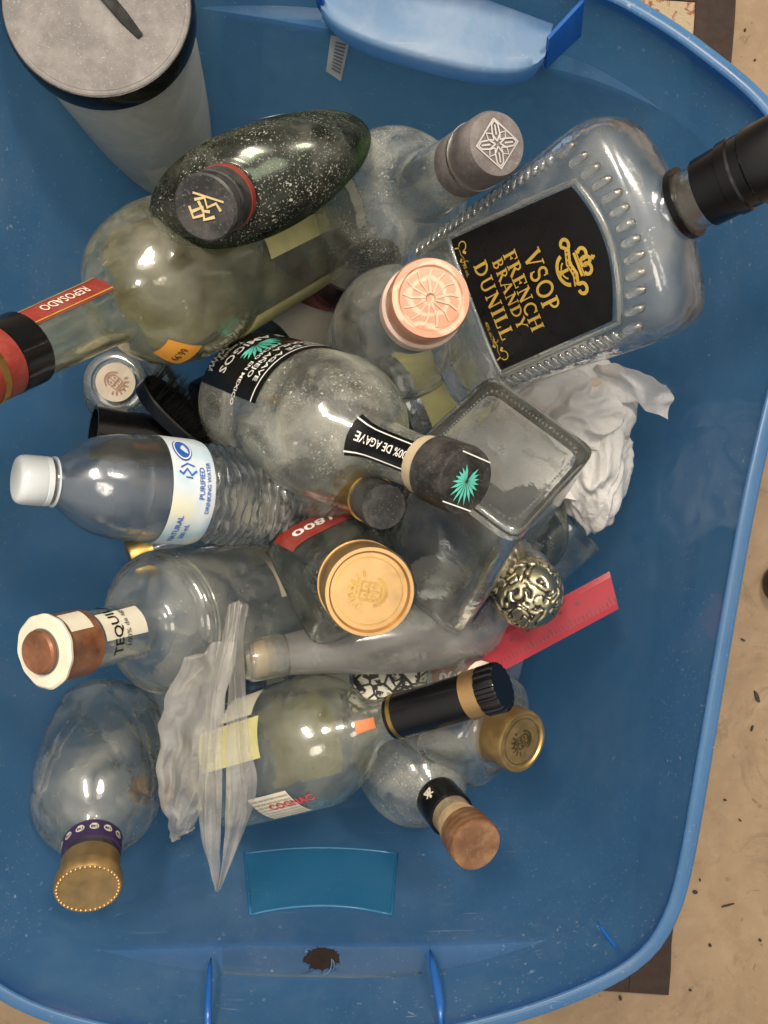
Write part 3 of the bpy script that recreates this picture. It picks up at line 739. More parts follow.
# ---- brandy flask
def flask():
    A, C = px(452, 326, .315), px(790, 148, .478)
    up = Vector((-.10, .0, 1))
    b = Bottle('brandy_bottle', 'large rectangular glass flask with black and gold label and black cap', A, C, xdir=(-.62, -.30, .72))
    W, D = .058, .030
    rowsP = [(0, .020, .046, 4), (0, .027, .053, 4.5), (.02, D, .0555, 4.6), (.30, D + .001, W, 4.6), (.56, D + .001, W + .004, 4.6), (.64, D, W + .004, 4.4), (.685, D - .002, W - .001, 4), (.71, D - .006, .047, 3.2), (.73, .019, .028, 2.4), (.745, .0170, .0180, 2.), (.76, .0165, .0165, 2), (.97, .0155, .0155, 2)]
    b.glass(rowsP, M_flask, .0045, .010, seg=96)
    def shp(a, c):      # arched towards the neck
        a = a + (1 - a) * .13 * c
        return a, c * (1 - .13 * (2 * a - 1) ** 2 * c)
    W2 = .0425
    lb = b.label(-W2, W2, .205, .612, M_ink, off=.0012, flat=True, shape=shp, nu=24, nv=12)
    fo = .0018
    fr = [shp(0, c / 10) for c in range(11)] + [shp(a / 14, 1) for a in range(1, 15)] + [shp(1, 1 - c / 10) for c in range(1, 11)] + [shp(1 - a / 14, 0) for a in range(1, 15)]
    fv, ff_ = tube_mesh([b.wrap((-W2 + 2 * W2 * a_) * 1.06, (.205 + .407 * c_ + (.012 if c_ > .5 else -.010)) * b.L, .0002, True) for a_, c_ in fr], .0016, 8)
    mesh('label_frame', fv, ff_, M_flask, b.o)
    for s_, yy, ff, sz, sx in (('VSOP', .006, .425, .0112, .92), ('FRENCH', .006, .365, .0088, 1.02), ('BRANDY', .004, .324, .0074, 1.05), ('DUNILL', .003, .270, .0098, 1.0)):
        b.put(serif(s_), yy, ff, sz, M_goldink, lb, flat=True, off=fo, sx=sx)
    # crest: crown, scroll, wreath
    st = [(arc(0, -.35, .62, .5, 190, 350, 18), .16), (arc(0, -.35, .36, .3, 200, 340, 12), .07), ([(-.1, -.85), (0, -.45), (.1, -.85)], .1), ([(0, -.3), (0, -.75)], .13),
          (arc(-.95, -.05, .22, .2, -30, 270, 14) + [(-.7, .05), (-.2, -.12), (.3, .02), (.75, -.1)] + arc(.95, .05, .22, .2, 200, -90, 14), .15),
          ([(-.75, -.12), (-.2, -.3), (.3, -.16), (.75, -.28)], .08), ([(-.5, .22), (.5, .22)], .13), ([(-.55, .34), (.55, .34)], .06),
          (arc(-.32, .58, .22, .2, 250, -20, 12), .15), (arc(.32, .58, .22, .2, -70, 200, 12), .15), (arc(0, .6, .16, .24, 0, 360, 14), .16), ([(0, .82), (0, 1.1)], .1), ([(-.1, .98), (.1, .98)], .08)]
    for k in range(7): st.append(([(-.6 + .2 * k, -.02), (-.52 + .2 * k, -.22)], .07))
    b.put(strokes2d(st), .007, .520, .0122, M_goldink, lb, flat=True, off=fo, name='crest', sx=1.1)
    for s in (-1, 1):   # corner ornaments
        st = [(arc(0, 0, .5, .5, 0, 250, 14), .12), ([(.2, -.5), (.75, -.55), (1.3, -.3), (1.9, -.55), (2.4, -.35)], .07), ([(.55, -.15), (.9, .2)], .3), ([(1.2, -.6), (1.5, -.9)], .24), ([(0, -.5), (-.2, -1.1)], .16), (arc(1.9, -.2, .25, .25, 90, 330, 10), .07)]
        st = [([(p[0] * s, p[1]) for p in pl], w_) for pl, w_ in st]
        b.put(strokes2d(st), -s * .0350, .236, .0054, M_goldink, lb, flat=True, off=fo, name='ornament')
    b.put(plain('750 mL'), -.022, .222, .0024, M_goldink, lb, flat=True, off=fo); b.put(plain('40% alc./vol'), .020, .222, .0024, M_goldink, lb, flat=True, off=fo)
    # embossed gadroons round the label
    V, Fc = [], []
    def bar(p0, p1, r):
        nonlocal V, Fc
        a, c = Vector(p0), Vector(p1); pts = [a.lerp(c, t) for t in (0, .12, .5, .88, 1)]
        V, Fc = merge((V, Fc), tube_mesh(pts, [r * .3, r * .85, r, r * .85, r * .3], 8))
    for k in range(13):
        y = -.050 + .100 * k / 12; f0 = .612 - .075 * (y / .05) ** 2; f1 = f0 + .055
        bar(b.wrap(y, (f0 + .03) * b.L, -.0003, True), b.wrap(y * 1.02, min(f1 + .028, .69) * b.L, -.0003, True), .0028)
    for s in (-1, 1):
        for k in range(22):
            f = .06 + .48 * k / 21; bar(b.wrap(s * .0475, f * b.L, 0, True), b.wrap(s * .0545, (f + .014) * b.L, -.0004, True), .0019)
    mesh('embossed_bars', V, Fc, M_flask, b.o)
    b.solidpart('neck_ring', [(.752, .0170), (.752, .0190), (.768, .0190), (.768, .0170)], M_black)
    b.solidpart('cap', [(.812, .0165), (.812, .0180), (.87, .0180), (.872, .0190), (.895, .0190), (.90, .0182), (.92, .0182), (.925, .0190), (.985, .0188), (1, .0172), (1, .001)], M_black)
    # fine stipple of gold liquid glimmer is left to the glass
flask()

# ---- upright bottle with salmon cap
def salmon():
    b = Bottle('liquor_bottle', 'round clear bottle standing upright with large salmon pink swirl cap', px(372, 362, .17), px(431, 298, .425))
    b.glass([(0, .030), (0, .042), (.02, .045), (.10, .046), (.52, .046), (.60, .0445), (.68, .036), (.74, .024), (.79, .019), (.93, .017)], M_clear, .003, seg=72)
    t = NT('salmon_swirl'); v = t.coord(); tc = t.n('TexCoord')
    gr = t.n('TexGradient', gradient_type='RADIAL'); t.link(tc.outputs['Object'], gr.inputs[0])
    rays = t.noise(v, 110, 4, .6, 3.)
    wv = t.n('TexWave', wave_type='RINGS', rings_direction='Z', i_Scale=42., i_Distortion=9., i_Detail=3.); t.link(tc.outputs['Object'], wv.inputs[0])
    base = t.mixc(t.ramp(wv.outputs['Fac'], .55, .95, 0, .8), (.40, .185, .11), (.50, .36, .25)); base = t.mixc(t.ramp(rays, .60, .72, 0, .5), base, (.50, .22, .15))
    p = t.n('BsdfPrincipled', i_Roughness=.35); t.link(base, p.inputs['Base Color']); m = t.surf(p.outputs[0])
    b.solidpart('collar', [(.86, .0175), (.86, .0235), (.875, .0240), (.915, .0240), (.92, .0225)], solid('pale_pink_plastic', (.60, .44, .38), .4))
    cap = b.solidpart('cap', [(.921, .0205), (.922, .0222), (.985, .0225), (1.0, .0214), (1.0, .018), (.996, .0170), (.997, .003), (.992, .002), (.992, .0005)], m, 64)
    st = [([(math.cos(a) * .16, math.sin(a) * .16), (math.cos(a + .12) * .62, math.sin(a + .12) * .62), (math.cos(a) * .9, math.sin(a) * .9)], .035 + .02 * (k % 3)) for k, a in enumerate([2 * PI * k / 13 for k in range(13)])]
    b.face(strokes2d(st), .9985 * b.L, .0175, solid('pale_salmon', (.54, .36, .25), .4), cap, name='ray')
salmon()

# ---- clear bottle with black label and agave
def agave():
    b = Bottle('tequila_bottle', 'dusty clear bottle with black label, teal agave print and black cap', px(256, 398, .275), px(466, 481, .448))
    b.glass([(0, .028), (0, .043), (.025, .0465), (.06, .0475), (.40, .0480), (.50, .0465), (.575, .039), (.63, .027), (.68, .0185), (.74, .0158), (.97, .0142)], M_dusty, .003, seg=72)
    lb = b.label(-108, 4, .03, .375, M_ink, nu=30)
    b.put(plain('3 AMIGOS', .02), -40, .13, .0085, M_white, lb); b.put(plain('Tequila', .0), -30, .085, .0048, M_white, lb)
    b.put(leaf_fan(11, 170, 10), -42, .165, .022, M_teal, lb, name='agave_print')
    b.put(plain('TEQUILA AÑEJO', .015), -44, .285, .0052, M_white, lb); b.put(plain('750 mL', .0), -66, .255, .0040, M_redink, lb)
    b.put(plain('HECHO EN MEXICO', .01), -20, .25, .0042, M_white, lb); b.put(plain('100% DE AGAVE', .015), -46, .325, .0048, M_white, lb, sx=1.25)
    b.label(-108, 4, .348, .353, M_white, off=.0010, name='white_line', parent=lb, nv=1, nu=30)
    st = [([(x * .05, .3 * math.sin(x * .9) + .25 * math.sin(x * 2.1)) for x in range(0, 40)], .06)]
    b.put(strokes2d(st), -30, .055, .010, M_white, lb, name='signature')
    nl = b.label(-38, 32, .655, .885, M_ink, name='neck_label'); b.put(plain('100% DE AGAVE', .015), -3, .77, .0046, M_white, nl, rot=-90)
    for th in (-30, 24): b.label(th, th + 2.5, .655, .885, M_white, off=.0010, name='white_line', parent=nl, nu=1)
    b.solidpart('paper_seal', [(.855, .0152), (.855, .0165), (.895, .0168), (.895, .0150)], solid('tan_paper', (.46, .38, .25), .8))
    cap = b.solidpart('cap', [(.896, .0158), (.896, .0184), (.985, .0186), (1, .0176), (1, .001)], M_blackdusty)
    Rs = b.R; b.R = Rs + [(b.L * .90, .0186, .0186, 2.), (b.L * 1.0, .0186, .0186, 2.)]
    b.put(plain('AMIGOS', .02), -15, .945, .0058, M_white, cap)
    b.R = Rs
    b.face(leaf_fan(17, -100, 200, .06, 1, .13), b.L + .0007, .0135, M_teal, cap, name='agave_print', rot=40)
    for y in (-.0135, .0138): b.face(strokes2d([([(-.011, y), (.011, y)], .0007)]), b.L + .0008, 1, M_white, cap, name='white_line')
agave()

# ---- square decanter, base up
def decanter():
    A, B = px(503, 452, .405), px(431, 608, .212)
    b = Bottle('square_decanter', 'square clear glass decanter lying with its base facing up', A, B, xdir=(.69, -.72, .0), roll=0)
    n = 11
    b.glass([(0, .030, .031, n), (0, .036, .038, n), (.012, .0385, .0405, n), (.05, .0395, .0415, n), (.55, .039, .041, n), (.66, .038, .040, 8), (.74, .032, .033, 4), (.79, .022, .022, 2.2), (.83, .016, .016, 2), (.92, .015, .015, 2)], M_deca, .0045, .012, seg=96)
    b.solidpart('collar', [(.84, .0165), (.84, .0325), (.865, .0335), (.89, .0325), (.89, .016)], solid('pearl_plastic', (.62, .62, .60), .3, var=.1))
    b.solidpart('cap', [(.891, .018), (.891, .0235), (.99, .0235), (1, .022), (1, .001)], M_silver)
    # dotted mould line around the base and gold emblem on the far side panel
    V, Fc = [], []
    for k in range(88):
        th = 2 * PI * k / 88; x, y = sup(th, .0320, .0340, n)
        V, Fc = merge((V, Fc), tube_mesh([(x, y, .0004), (x * .999, y, -.0009)], [.0008, .0004], 5))
    mesh('mould_dots', V, Fc, M_deca, b.o)
    lb = b.label(200, 250, .12, .4, M_gold, name='gold_print', nu=10); 
    bpy.data.objects.remove(lb)
    b.put(crest2d(), 180, .22, .016, M_gold, name='gold_crest', rot=180)
    b.put(crest2d(), 190, .40, .012, M_gold, name='gold_crest', rot=180)
    nl = b.label(-36, 36, .50, .64, M_bluelabel, name='label', nu=14)
    for k in range(6): b.put(strokes2d([([(-.5, -.5), (-.4, .5), (.3, -.5)], .16), ([(.3, .5), (.45, -.5)], .16)]), -24 + 9.6 * k, .57, .008, M_white, nl, name='lettering')
    b.put(crest2d(), 0, .36, .012, M_gold, name='gold_crest')
    b.face(plain('NO', .02), -.0008, .0042, M_deca, name='moulded_mark', rot=30)
decanter()

# ---- square bottle with broad gold cap
def goldcap(name, label, A, B, xdir, big=True, art=False):
    b = Bottle(name, label, A, B, xdir=xdir)
    mat = M_dark if not art else M_smoky
    b.glass([(0, .026, .026, 4), (0, .034, .034, 5), (.02, .037, .037, 6), (.45, .043, .043, 6), (.58, .0435, .0435, 6), (.62, .042, .042, 5.5), (.76, .030, .030, 4), (.80, .024, .024, 2.4), (.84, .021, .021, 2), (.93, .020, .020, 2)], mat, .0035, seg=96)
    q_ = 1 if big else .84; f0 = .85 if big else .76
    cap = b.solidpart('cap', [(f0, .022 * q_), (f0, .0250 * q_), (f0 + .01, .0256 * q_), (.985, .0263 * q_), (1.0, .0252 * q_), (1.0, .0232 * q_), (.990, .0220 * q_), (.990, .001)], M_goldcap if big else M_brass, 72)
    b.solidpart('cap_ring', [(f0 + .018, .0255 * q_), (f0 + .018, .0264 * q_), (f0 + .026, .0264 * q_), (f0 + .026, .0255 * q_)], M_goldcap, 72, parent=cap)
    b.face(crest2d(), .990 * b.L + .0006, .0135 * q_, M_gold, cap, name='embossed_crest', rot=-35)
    b.face(disc2d(.0195 * q_, 48, .0190 * q_), .990 * b.L + .0004, 1, M_gold, cap, name='embossed_ring')
    return b
g = goldcap('tequila_bottle', 'dark square-shouldered bottle standing upright under a wide flat gold cap', px(322, 545, .17), px(370, 592, .412), (-.42, .90, 0))
lb = g.label(-22, 44, .625, .725, M_red, name='red_label', nu=14); g.put(plain('1800', .03), 13, .675, .0080, M_white, lb, rot=0, sx=1.25)
g.label(-38, 38, .2, .56, M_ink, name='label', nu=14)
a = goldcap('tequila_bottle', 'clear bottle with brass cap lying below the black neck sleeve', px(415, 692, .205), px(523, 742, .305), (-.1, .35, .93), big=False, art=True)
lb = a.label(-70, 10, .66, .74, M_cream, name='neck_label', nu=12); a.put(disc2d(.003, 20, .0015), -20, .70, 1, M_redink, lb, name='red_dot')
f_ = Bottle('flat_bottle', 'flat bottle with black and white picture label and red strip beneath the slender bottle', px(408, 585, .243), px(418, 742, .240), xdir=(0, 0, 1))
f_.glass([(0, .012, .040, 4), (0, .017, .046, 5), (.03, .020, .049, 5), (.74, .020, .049, 5), (.80, .018, .042, 4), (.86, .014, .022, 2.5), (.90, .013, .013, 2), (.95, .012, .012, 2)], M_smoky, .003, seg=80)
f_.solidpart('cap', [(.90, .0125), (.90, .0140), (.99, .0140), (1, .013), (1, .001)], M_black)
t = NT('black_white_artwork'); v = t.coord(); vo = t.n('TexVoronoi', feature='DISTANCE_TO_EDGE', i_Scale=95.); t.link(v, vo.inputs['Vector'])
wv = t.noise(v, 85, 3, .5, 2.5); base = t.mixc(t.math('MULTIPLY', t.ramp(vo.outputs[0], .06, .10), t.ramp(wv, .44, .49)), (.015, .015, .015), (.62, .60, .50))
p = t.n('BsdfPrincipled', i_Roughness=.5); t.link(base, p.inputs['Base Color']); art = t.surf(p.outputs[0])
f_.label(-.010, .046, .40, .72, art, name='picture_label', flat=True, nu=20); lb = f_.label(-.047, -.014, .50, .64, M_red, name='red_label', flat=True, nu=12); f_.put(plain('1800', .03), -.0305, .57, .0090, M_white, lb, rot=0, flat=True)

# ---- bottle with small black cap and gold neck ring
def blackcap():
    b = Bottle('liquor_bottle', 'bottle with gold neck sleeve and small round black cap', px(292, 446, .20), px(384, 507, .405))
    b.glass([(0, .03), (0, .033), (.02, .036), (.5, .037), (.62, .033), (.72, .020), (.78, .0150), (.95, .0135)], M_smoky, .003)
    b.solidpart('gold_sleeve', [(.78, .0155), (.78, .0160), (.90, .0148), (.90, .0140)], M_gold)
    b.solidpart('cap', [(.901, .0130), (.901, .0138), (.985, .0140), (1, .0130), (1, .001)], M_blackdusty)
blackcap()

# ---- water bottle
def water():
    b = Bottle('water_bottle', 'crinkled clear plastic water bottle with white screw cap', px(296, 500, .300), px(15, 479, .416))
    P = [(0, .020), (.005, .026), (.03, .0305)]
    for k in range(11):
        f = .05 + .033 * k; P += [(f, .0324), (f + .013, .0278), (f + .019, .0284)]
    P += [(.43, .0322), (.45, .0325), (.62, .0325), (.64, .0318), (.70, .0315), (.78, .0275), (.845, .0195), (.88, .0140), (.895, .0128), (.90, .0128), (.97, .0122)]
    def crk(x, y, z, th, i):
        f = z / b.L; k = 1. if f < .42 else .25
        d = 1 + k * (.085 * noise.noise(Vector((x * 60, y * 60, z * 45))) + 0.055 * noise.noise(Vector((x * 170, y * 170, z * 120 + 5))))
        if f < .04: d *= 1 - .12 * abs(math.cos(2.5 * th)) ** 6
        if f > .82: d = 1
        return x * d, y * d, z + k * .0025 * noise.noise(Vector((x * 90, y * 90, z * 60 + 9)))
    b.glass(P, M_pet, .0006, .001, seg=110, k=3, wob=crk)
    cap = b.solidpart('cap', [(.905, .0130), (.905, .0141), (.918, .0141), (.92, .0136), (.925, .0142), (.975, .0140), (.99, .0134), (.997, .0122), (1, .010), (1, .001)], M_whitecap, 96, wob=ridged(48, .007))
    b.solidpart('neck_flange', [(.887, .0125), (.887, .0146), (.892, .0146), (.892, .0125)], M_whitecap)
    lab = NT('water_label'); v = lab.coord(); base = lab.mixc(lab.ramp(lab.noise(v, 26, 3), .42, .6), (.52, .57, .60), (.28, .46, .60)); base = lab.mixc(lab.ramp(lab.noise(v, 18, 2), .55, .7), base, (.62, .60, .42))
    p = lab.n('BsdfPrincipled', i_Roughness=.35); lab.link(base, p.inputs['Base Color']); lm = lab.surf(p.outputs[0])
    lb = b.label(-100, 100, .425, .575, lm, off=.0010, nu=40)
    b.put(disc2d(.0058, 24), 48, .53, 1, M_blueink, lb, off=.0016, name='blue_badge', sx=1.5); b.put(disc2d(.0052, 24, .0046), 48, .53, 1, M_white, lb, off=.0019, name='badge_ring', sx=1.5)
    st = [([(-1, 0), (-.4, .5), (.1, -.2), (.6, .4), (1, .1)], .25), ([(-.8, -.5), (0, -.8), (.8, -.3)], .18), ([(-.5, .8), (.3, .7)], .14)]
    b.put(strokes2d(st), 22, .525, .0055, M_blueink, lb, off=.0016, name='blue_lettering', rot=90)
    b.put(plain('PURIFIED', .02), 10, .476, .0034, M_blueink, lb, off=.0016, rot=0); b.put(plain('DRINKING WATER', .02), 6, .452, .0026, M_blueink, lb, off=.0016)
    b.put(plain('NATURAL', .03), -44, .535, .0034, M_blueink, lb, off=.0016); b.put(plain('500 mL', .03), -46, .505, .0030, M_blueink, lb, off=.0016)
water()

# ---- bottle with copper-centred cream top
def creamtop():
    b = Bottle('liquor_bottle', 'stout clear bottle with cream paper seal over copper stopper at left', px(268, 598, .225), px(36, 653, .425))
    b.glass([(0, .030), (0, .043), (.03, .0475), (.10, .0485), (.50, .0485), (.56, .047), (.585, .043), (.61, .030), (.64, .0205), (.70, .0180), (.96, .0160)], M_clear, .0035, seg=72)
    nl = b.label(-10, 50, .70, .845, M_cream, name='neck_label'); b.put(plain('TEQUILA', .02), 20, .80, .0065, M_ink, nl, rot=0); b.put(plain('100% de agave'), 20, .765, .0035, M_ink, nl)
    st = b.solidpart('stopper', [(.86, .0170), (.86, .0192), (.965, .0192), (.965, .017)], M_copper)
    seal = b.solidpart('paper_seal', [(.966, .0192), (.968, .0206), (.975, .0208), (.980, .0195), (.981, .011)], M_cream, 120, wob=lambda x, y, z, th, i: (x * (1 + .02 * math.sin(3 * th) + .012 * math.sin(11 * th)), y * (1 + .02 * math.sin(3 * th) + .012 * math.sin(11 * th)), z))
    b.solidpart('copper_button', [(.982, .0120), (.994, .0122), (1, .0112), (1, .001)], M_copper)
    b.solidpart('dark_ring', [(.9815, .0128), (.983, .0128), (.983, .0118), (.9815, .0118)], solid('teal_ring_print', (.10, .16, .15), .5))
    for th in (40, ): 
        q = b.label(20, 62, .885, .955, M_cream, off=.0035, name='paper_strip', nu=10)
    lb = b.label(-2, 46, .15, .24, M_cream, name='label', nu=12); b.put(plain('100%', .02), 12, .195, .0050, M_ink, lb, rot=0); b.put(plain('750 ML'), 34, .195, .0035, M_ink, lb)
creamtop()

# ---- small tilted glass with beige crest disc
def crestglass():
    b = Bottle('glass_stopper_bottle', 'clear bottle deep at left with a beige crest disc in its glass top', px(155, 405, .13), px(115, 382, .285))
    b.glass([(0, .03), (0, .034), (.05, .036), (.62, .036), (.72, .03), (.80, .018), (.86, .016), (.90, .016)], M_clear, .003)
    b.glass([(.90, .016), (.90, .020), (.915, .0225), (.985, .0225), (1, .021)], M_clear, .004, .004, name='glass_stopper')
    d = b.solidpart('crest_disc', [(.97, .0135), (.975, .0140), (.99, .0140), (.992, .001)], solid('beige_disc', (.52, .44, .34), .6))
    b.face(crest2d(), .993 * b.L + .0004, .0105, solid('brown_print', (.33, .17, .11), .6), d, name='printed_crest', rot=-100)
crestglass()

# ---- vacuum dusting brush
def brush():
    e = empty('dusting_brush', 'black vacuum dusting brush with open tube and oval bristle head', 'brush', Matrix.Translation(px(150, 430, .28)))
    inv = e.matrix_world.inverted()
    A, B = px(93, 432, .305), px(205, 448, .265)
    ez = (B - A).normalized(); ex = (Vector((0, 0, 1)) - ez * ez.z).normalized(); ey = ez.cross(ex)
    L = (B - A).length
    rows = [(0, .0165, .0165, 2), (0, .0190, .0190, 2), (.25 * L, .0187, .0187, 2), (L, .0180, .0180, 2), (L, .0155, .0155, 2), (.3 * L, .0160, .0160, 2), (0, .0165, .0165, 2)]
    V, Fc = loft(rows, 48, False, False); M4 = Matrix((ex, ey, ez)).transposed()
    mesh('tube', [inv @ (A + M4 @ Vector(v)) for v in V], Fc, M_black, e, sharp=40)
    # oval head plate and bristles
    c = px(178, 415, .295); u = (px(214, 446, .285) - px(150, 385, .305)).normalized(); nn = Vector((.60, .42, .42)); nn = (nn - u * nn.dot(u)).normalized(); v_ = nn.cross(u)
    rows = [(-.006, .031, .013, 2.4), (-.005, .0335, .0155, 2.4), (.004, .0335, .0155, 2.4), (.005, .0325, .0145, 2.4)]
    V, Fc = loft(rows, 48, True, True)
    head = mesh('head', [inv @ (c + u * p[0] + v_ * p[1] + nn * p[2]) for p in V], Fc, M_black, e, sharp=40)
    V, Fc = [], []
    for k in range(26):
        th = 2 * PI * k / 26
        x, y = sup(th, .029, .0115, 2.4)
        for q in range(16):
            dx, dy = random.gauss(0, .0011), random.gauss(0, .0011); lean = Vector((random.gauss(0, .0016), random.gauss(0, .0016), 0))
            p0 = c + u * (x + dx) + v_ * (y + dy) + nn * .004; p1 = p0 + nn * random.uniform(.017, .0205) + u * (lean.x + x * .08) + v_ * (lean.y + y * .12)
            V, Fc = merge((V, Fc), ([inv @ (p0 + u * .0003), inv @ (p0 - u * .00015 + v_ * .0003), inv @ (p0 - u * .00015 - v_ * .0003), inv @ p1], [(0, 1, 3), (1, 2, 3), (2, 0, 3)]))
    o = mesh('bristles', V, Fc, solid('black_bristle', (.012, .011, .010), .4), head, smooth=False); o['kind'] = 'stuff'
brush()

# ---- crystal bottle with brass cap
def crystal():
    b = Bottle('crystal_bottle', 'cut-glass bottle with purple collar and brass cap in the near corner', px(105, 722, .205), px(88, 889, .352))
    def cut(x, y, z, th, i):
        f = z / b.L
        if .1 < f < .58:
            k = 1 - .055 * max(0, 1 - 2.6 * abs(math.sin(4 * th + (f - .1) * 9))) - .055 * max(0, 1 - 2.6 * abs(math.sin(4 * th - (f - .1) * 9)))
            return x * k, y * k, z
        return x, y, z
    b.glass([(0, .030), (0, .041), (.03, .046), (.12, .0485), (.35, .0475), (.50, .0455), (.60, .0415), (.69, .030), (.745, .0195), (.78, .0180), (.97, .0165)], M_crystal, .004, .010, seg=144, wob=cut, k=7)
    nl = b.solidpart('collar_label', [(.765, .0187), (.765, .0193), (.835, .0189), (.835, .0183)], M_purple)
    Rs = b.R; b.R = Rs[:1] + [(b.L * .76, .0194, .0194, 2.), (b.L * .84, .0190, .0190, 2.)]
    for k in range(-3, 4):
        b.put(strokes2d([(arc(0, 0, 1, .8, 0, 360, 16), .25), (arc(0, 0, .45, .5, 30, 330, 10), .25), ([(-.6, -.9), (.6, -.9)], .2)]), k * 27, .80, .0026, M_cream, nl, name='emblem', off=.0004)
    b.R = Rs
    b.solidpart('cap_neck', [(.872, .0178), (.872, .0188), (.965, .0192), (.965, .0178)], M_brass, 64)
    cap = b.solidpart('cap', [(.945, .0193), (.95, .0207), (.985, .0212), (1, .0200), (.998, .001)], M_brass, 64)
    V, Fc = [], []
    for k in range(40):
        a_ = 2 * PI * k / 40; p = Vector((math.cos(a_) * .0188, math.sin(a_) * .0188, b.L))
        V, Fc = merge((V, Fc), tube_mesh([p - Vector((0, 0, .0004)), p + Vector((0, 0, .0003)), p + Vector((0, 0, .0008))], [.0011, .0010, .0004], 7))
    mesh('beaded_edge', V, Fc, M_goldcap, cap)
crystal()

# ---- bottle with black neck sleeve
def sleeve():
    b = Bottle('wine_bottle', 'clear round-shouldered bottle with long black neck sleeve and gold bands', px(222, 766, .262), px(503, 686, .372))
    b.glass([(0, .030), (0, .041), (.03, .0445), (.10, .0455), (.36, .0455), (.43, .0435), (.50, .034), (.555, .0205), (.60, .0150), (.66, .0135), (.93, .0130)], M_sleeve, .003, seg=72)
    sl = b.solidpart('neck_sleeve', [(.66, .0140), (.66, .0146), (.90, .0142), (.90, .0135)], M_black)
    b.solidpart('gold_band', [(.672, .0145), (.672, .0150), (.684, .0150), (.684, .0145)], M_gold, parent=sl)
    b.solidpart('gold_band', [(.90, .0140), (.90, .0152), (.945, .0152), (.945, .0140)], M_goldcap)
    b.solidpart('cap', [(.946, .0138), (.946, .0150), (.99, .0152), (1, .0142), (1, .001)], M_black, 96, wob=ridged(18, .03))
    l1 = b.label(34, 70, .22, .36, M_cream, name='back_label', nu=12); b.put(plain('COGNAC', .03), 48, .345, .0060, M_redink, l1, rot=90)
    for k in range(7): b.put(plain('PRODUCED AND BOTTLED IN FRANCE'), 38 + 4.4 * k, .28, .0015, M_ink, l1, rot=90)
    b.label(-66, -36, .18, .30, M_cream, name='label', nu=12); b.label(-33, 2, .10, .33, M_creamback, name='label', nu=12)
    b.label(-14, 14, .575, .632, solid('orange_print', (.55, .17, .05), .5, dust=.2), name='neck_label', nu=10)
    b.label(140, 230, .06, .33, M_creamback, name='label', nu=18)
sleeve()

# ---- round bottle with wooden stopper
def roundb():
    b = Bottle('round_bottle', 'small globe-shaped bottle with black collar and wooden stopper', px(392, 742, .205), px(477, 846, .345))
    b.glass([(0, .018), (.0, .024), (.05, .033), (.16, .0395), (.30, .041), (.43, .0375), (.52, .028), (.575, .0175), (.61, .0145), (.80, .0140)], M_dusty, .003, seg=64)
    co = b.solidpart('collar', [(.60, .0152), (.60, .0163), (.745, .0163), (.745, .0152)], M_black)
    Rs = b.R; b.R = Rs[:1] + [(b.L * .6, .0163, .0163, 2.), (b.L * .76, .0163, .0163, 2.)]
    b.put(strokes2d([([(-.5, -.7), (-.2, .1), (-.6, .4)], .3), ([(0, -.8), (0, .9)], .35), ([(.5, -.7), (.2, .1), (.6, .4)], .3), ([(-.6, -.75), (.6, -.75)], .25)]), 10, .67, .0052, M_cream, co, name='emblem', off=.0005)
    b.R = Rs
    b.solidpart('cork', [(.746, .0138), (.83, .0138), (.83, .0150), (.865, .0152), (.87, .0150)], M_corkpale)
    b.solidpart('wooden_stopper', [(.871, .0150), (.871, .0165), (.95, .0176), (.985, .0176), (1, .0165), (1, .001)], M_wood)
roundb()

# ---- long slender bottle
def slender():
    b = Bottle('slender_bottle', 'long slender frosted bottle with cork tip below the gold cap', px(508, 622, .240), px(243, 661, .318))
    m = glass('frosted_glass', (.95, .96, .95), .45, .3, dustcol=(.62, .60, .58), rough=.12, lo=.5)
    b.glass([(0, .016), (0, .024), (.03, .0265), (.12, .0275), (.40, .0265), (.60, .0215), (.75, .0165), (.86, .0140), (.93, .0132)], m, .003)
    b.solidpart('cork', [(.90, .0118), (.935, .0125), (.965, .0125), (.97, .0115)], M_corkpale)
    b.glass([(.86, .0142), (.87, .0148), (.97, .0150), (.985, .0135), (1, .0120)], M_clear, .0012, .001, name='plastic_wrap')
slender()

